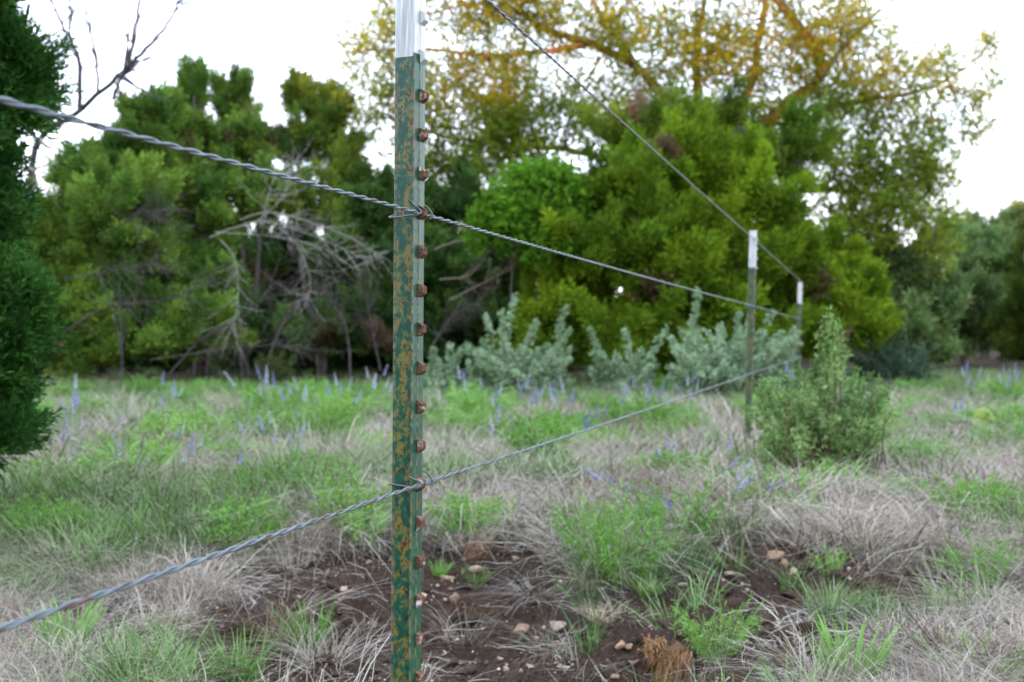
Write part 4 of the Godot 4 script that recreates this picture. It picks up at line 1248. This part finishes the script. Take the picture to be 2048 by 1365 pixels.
	for i in 900:
		var d := rf(1.8, 3.4)
		var x := rf(-1.0, 1.5)
		if soil(x, d) < 0.5: continue
		var s := 0.007 + 0.030 * pow(rng.randf(), 2.6)
		xfs.append(Transform3D(Basis(rdir(), rf(0, TAU)).scaled(Vector3(s, s * 0.7, s * 0.9)), on_ground(x, d) + UP * s * 0.2))
		cols.append(Color(1, 1, 1))
	var cl := thing("soil_clods", "crumbling dark clods on the bare soil", "soil", Vector3.ZERO, "", "stuff")
	many("clods", sm[1], dm, cl, xfs, cols)
	# the fibrous root clod
	var p := gp(1330, 1335)
	var root := thing("root_clod", "orange-brown fibrous root clod at the lower right of the bare soil", "root clod", p)
	var rm := mat(0.9, 0.3, 0, false)
	rm.albedo_color = Color(0.20, 0.105, 0.05).linear_to_srgb()
	rm.albedo_texture = t
	rm.uv1_triplanar = true; rm.uv1_world_triplanar = true; rm.uv1_scale = Vector3(14, 14, 14)
	part("clod", sm[3], rm, root, Transform3D(Basis(Vector3(0, 0, 1), -0.5).scaled(Vector3(0.060, 0.040, 0.045)), Vector3(0.012, 0.018, -0.01)))
	part("clod", sm[0], rm, root, Transform3D(Basis(Vector3(0, 0, 1), -0.9).scaled(Vector3(0.036, 0.026, 0.03)), Vector3(-0.022, 0.05, 0.0)))
	part("clod", sm[1], rm, root, Transform3D(Basis(Vector3(0, 0, 1), 0.6).scaled(Vector3(0.028, 0.02, 0.03)), Vector3(-0.032, 0.02, 0.02)))
	var fb := MB.new()
	for i in 560:
		var up_ := rng.randf() < 0.45
		var st := Vector3(rf(-0.05, -0.005), rf(0.035, 0.07), rf(0.0, 0.025)) if up_ else Vector3(rf(-0.01, 0.062), rf(0.0, 0.05), rf(0.0, 0.045))
		var dir := (Vector3(rf(-0.6, 0.5), 0.2, 0.5) + rdir() * 0.8 if up_ else Vector3(-0.5, -0.8, 0.35) + rdir() * 0.55).normalized()
		var l := rf(0.008, 0.028) if up_ else rf(0.02, 0.075)
		fb.col = vary(Color(0.24, 0.115, 0.045), Color(0.55, 0.33, 0.16), 0.2)
		fb.tube([st, st + dir * l * 0.5 + rdir() * 0.008, st + dir * l + Vector3(0, -0.008, 0)], [0.0011, 0.0009, 0.0003], 3, false)
	part("root_fibres", fb.mesh(), mat(0.85, 0.3), root, Transform3D.IDENTITY, "stuff")
	# prickly pear and mossy cushion on the right
	var q := gp(1965, 893)
	var pear := thing("prickly_pear", "yellow-green prickly pear pad standing in the grass at right", "cactus", q)
	var cm := mat(0.5, 0.4, 0.2, false)
	cm.albedo_color = Color(0.22, 0.28, 0.045).linear_to_srgb()
	var sc := -q.z / F
	var pads := [[0, 46, 23, 32, 0.12], [27, 18, 17, 22, -0.6], [-24, 14, 15, 20, 0.55]]
	for a in pads:
		var s2 := SphereMesh.new()
		s2.radius = 1.0; s2.height = 2.0; s2.radial_segments = 20; s2.rings = 10
		part("pad", s2, cm, pear, Transform3D(Basis(Vector3(0, 0, 1), a[4]) * Basis(UP, 0.35).scaled(Vector3(a[2] * sc, a[3] * sc, 6 * sc)), Vector3(a[0] * sc, a[1] * sc, rf(-0.03, 0.03))))
	q = gp(1905, 900)
	sc = -q.z / F
	var cush := thing("moss_cushion", "rounded olive cushion plant left of the prickly pear", "plant", q)
	var xf2 := []
	var co2 := []
	for i in 560:
		var u := rdir()
		u.y = absf(u.y)
		xf2.append(Transform3D(basis_y((u + rdir() * 0.4).normalized(), rf(0.05, 0.09)), Vector3(u.x * 38 * sc, u.y * 26 * sc, u.z * 30 * sc) * rf(0.6, 0.9)))
		co2.append(vary(Color(0.09, 0.12, 0.02), Color(0.15, 0.18, 0.03)))
	many("foliage", M.cushion, mat(0.6, 0.4, 0.4), cush, xf2, co2)
	# sticks
	var stick := bark(Color(0.38, 0.31, 0.26), 18)
	for a in [[[705, 1205, 745, 1190, 775, 1205], 0.003, "pale bent stem against the near post's left edge"], [[1010, 1240, 1030, 1210, 1045, 1190], 0.0022, "thin straw stalk leaning over the pit's rim"], [[1200, 1345, 1300, 1352, 1430, 1350, 1480, 1345], 0.0026, "long thin twig lying along the bottom edge"], [[1600, 1230, 1622, 1200, 1640, 1180], 0.002, "thin twig standing in the straw right of the stony mound"], [[260, 1390, 300, 1340, 350, 1310], 0.0022, "bent dry stalk at the lower left"], [[150, 1275, 185, 1262, 200, 1290], 0.002, "curled pale seed head at the lower left"]]:
		var pts := []
		var px: Array = a[0]
		var g0 := gp(px[0], px[1])
		for i in px.size() / 2:
			var w := P(px[i * 2], px[i * 2 + 1], -g0.z - 0.03 * i)
			w.y = maxf(w.y, ground(w.x, -w.z) + 0.004)
			pts.append(w - g0)
		var sp := smooth_path(pts, 5)
		var mb := MB.new()
		mb.tube(sp, taper(sp.size(), a[1], a[1] * 0.5), 5)
		var o := part("twig", mb.mesh(), stick, self, Transform3D(Basis.IDENTITY, g0))
		tag(o, a[2], "twig", "dry twigs on the ground")

# ------------------------------------------------------------------
func _ready() -> void:
	var cam := Camera3D.new()
	cam.name = "camera"
	cam.position = Vector3(0, CH, 0)
	cam.rotation_degrees = Vector3(-0.302, 0, 0)
	cam.fov = 37.84
	cam.near = 0.05; cam.far = 800.0
	var at := CameraAttributesPhysical.new()
	at.frustum_focal_length = 35.0
	at.frustum_near = 0.05
	at.frustum_far = 800.0
	at.frustum_focus_distance = 1.385
	at.exposure_aperture = 6.0
	at.exposure_multiplier = 1.0
	cam.attributes = at
	add_child(cam)
	cam.current = true
	var sky := ProceduralSkyMaterial.new()
	sky.sky_top_color = Color(0.80, 0.87, 0.98)
	sky.sky_horizon_color = Color(0.98, 0.95, 0.93)
	sky.sky_curve = 0.12
	sky.sky_energy_multiplier = 1.25
	sky.ground_bottom_color = Color(0.3, 0.28, 0.25)
	sky.ground_horizon_color = Color(0.75, 0.72, 0.70)
	sky.sun_angle_max = 12.0
	sky.sun_curve = 0.1
	var env := Environment.new()
	env.background_mode = Environment.BG_SKY
	env.sky = Sky.new()
	env.sky.sky_material = sky
	env.tonemap_mode = Environment.TONE_MAPPER_LINEAR
	env.tonemap_exposure = 2.6
	env.sdfgi_enabled = true; env.ssao_enabled = true; env.ssil_enabled = true
	var we := WorldEnvironment.new()
	we.name = "world_environment"
	we.environment = env
	add_child(we)
	var sun := DirectionalLight3D.new()
	sun.name = "low_sun"
	sun.light_color = Color(1.0, 0.62, 0.28)
	sun.light_energy = 1.5
	sun.light_angular_distance = 0.5
	sun.shadow_enabled = true
	add_child(sun)
	sun.look_at_from_position(Vector3.ZERO, Vector3(0.55, -0.078, -0.83))

	noise("roll", 0.12, 1); noise("hump", 0.9, 2); noise("patch", 2.2, 3, 4); noise("clod", 9.0, 4); noise("crumb", 34.0, 5)
	noise("paint", 26.0, 6, 4); noise("fleck", 70.0, 7, 4); noise("speck", 210.0, 17, 2); noise("rust", 1.6, 8, 2); noise("lump", 0.9, 9, 2)
	M.cushion = juniper_spray(25, 0.36, 9, 5, 0.10, 0.03)
	build_ground()
	build_trees()
	build_posts()
	build_wires()
	build_shrubs()
	build_grass()
	build_herbs()
	build_stones()
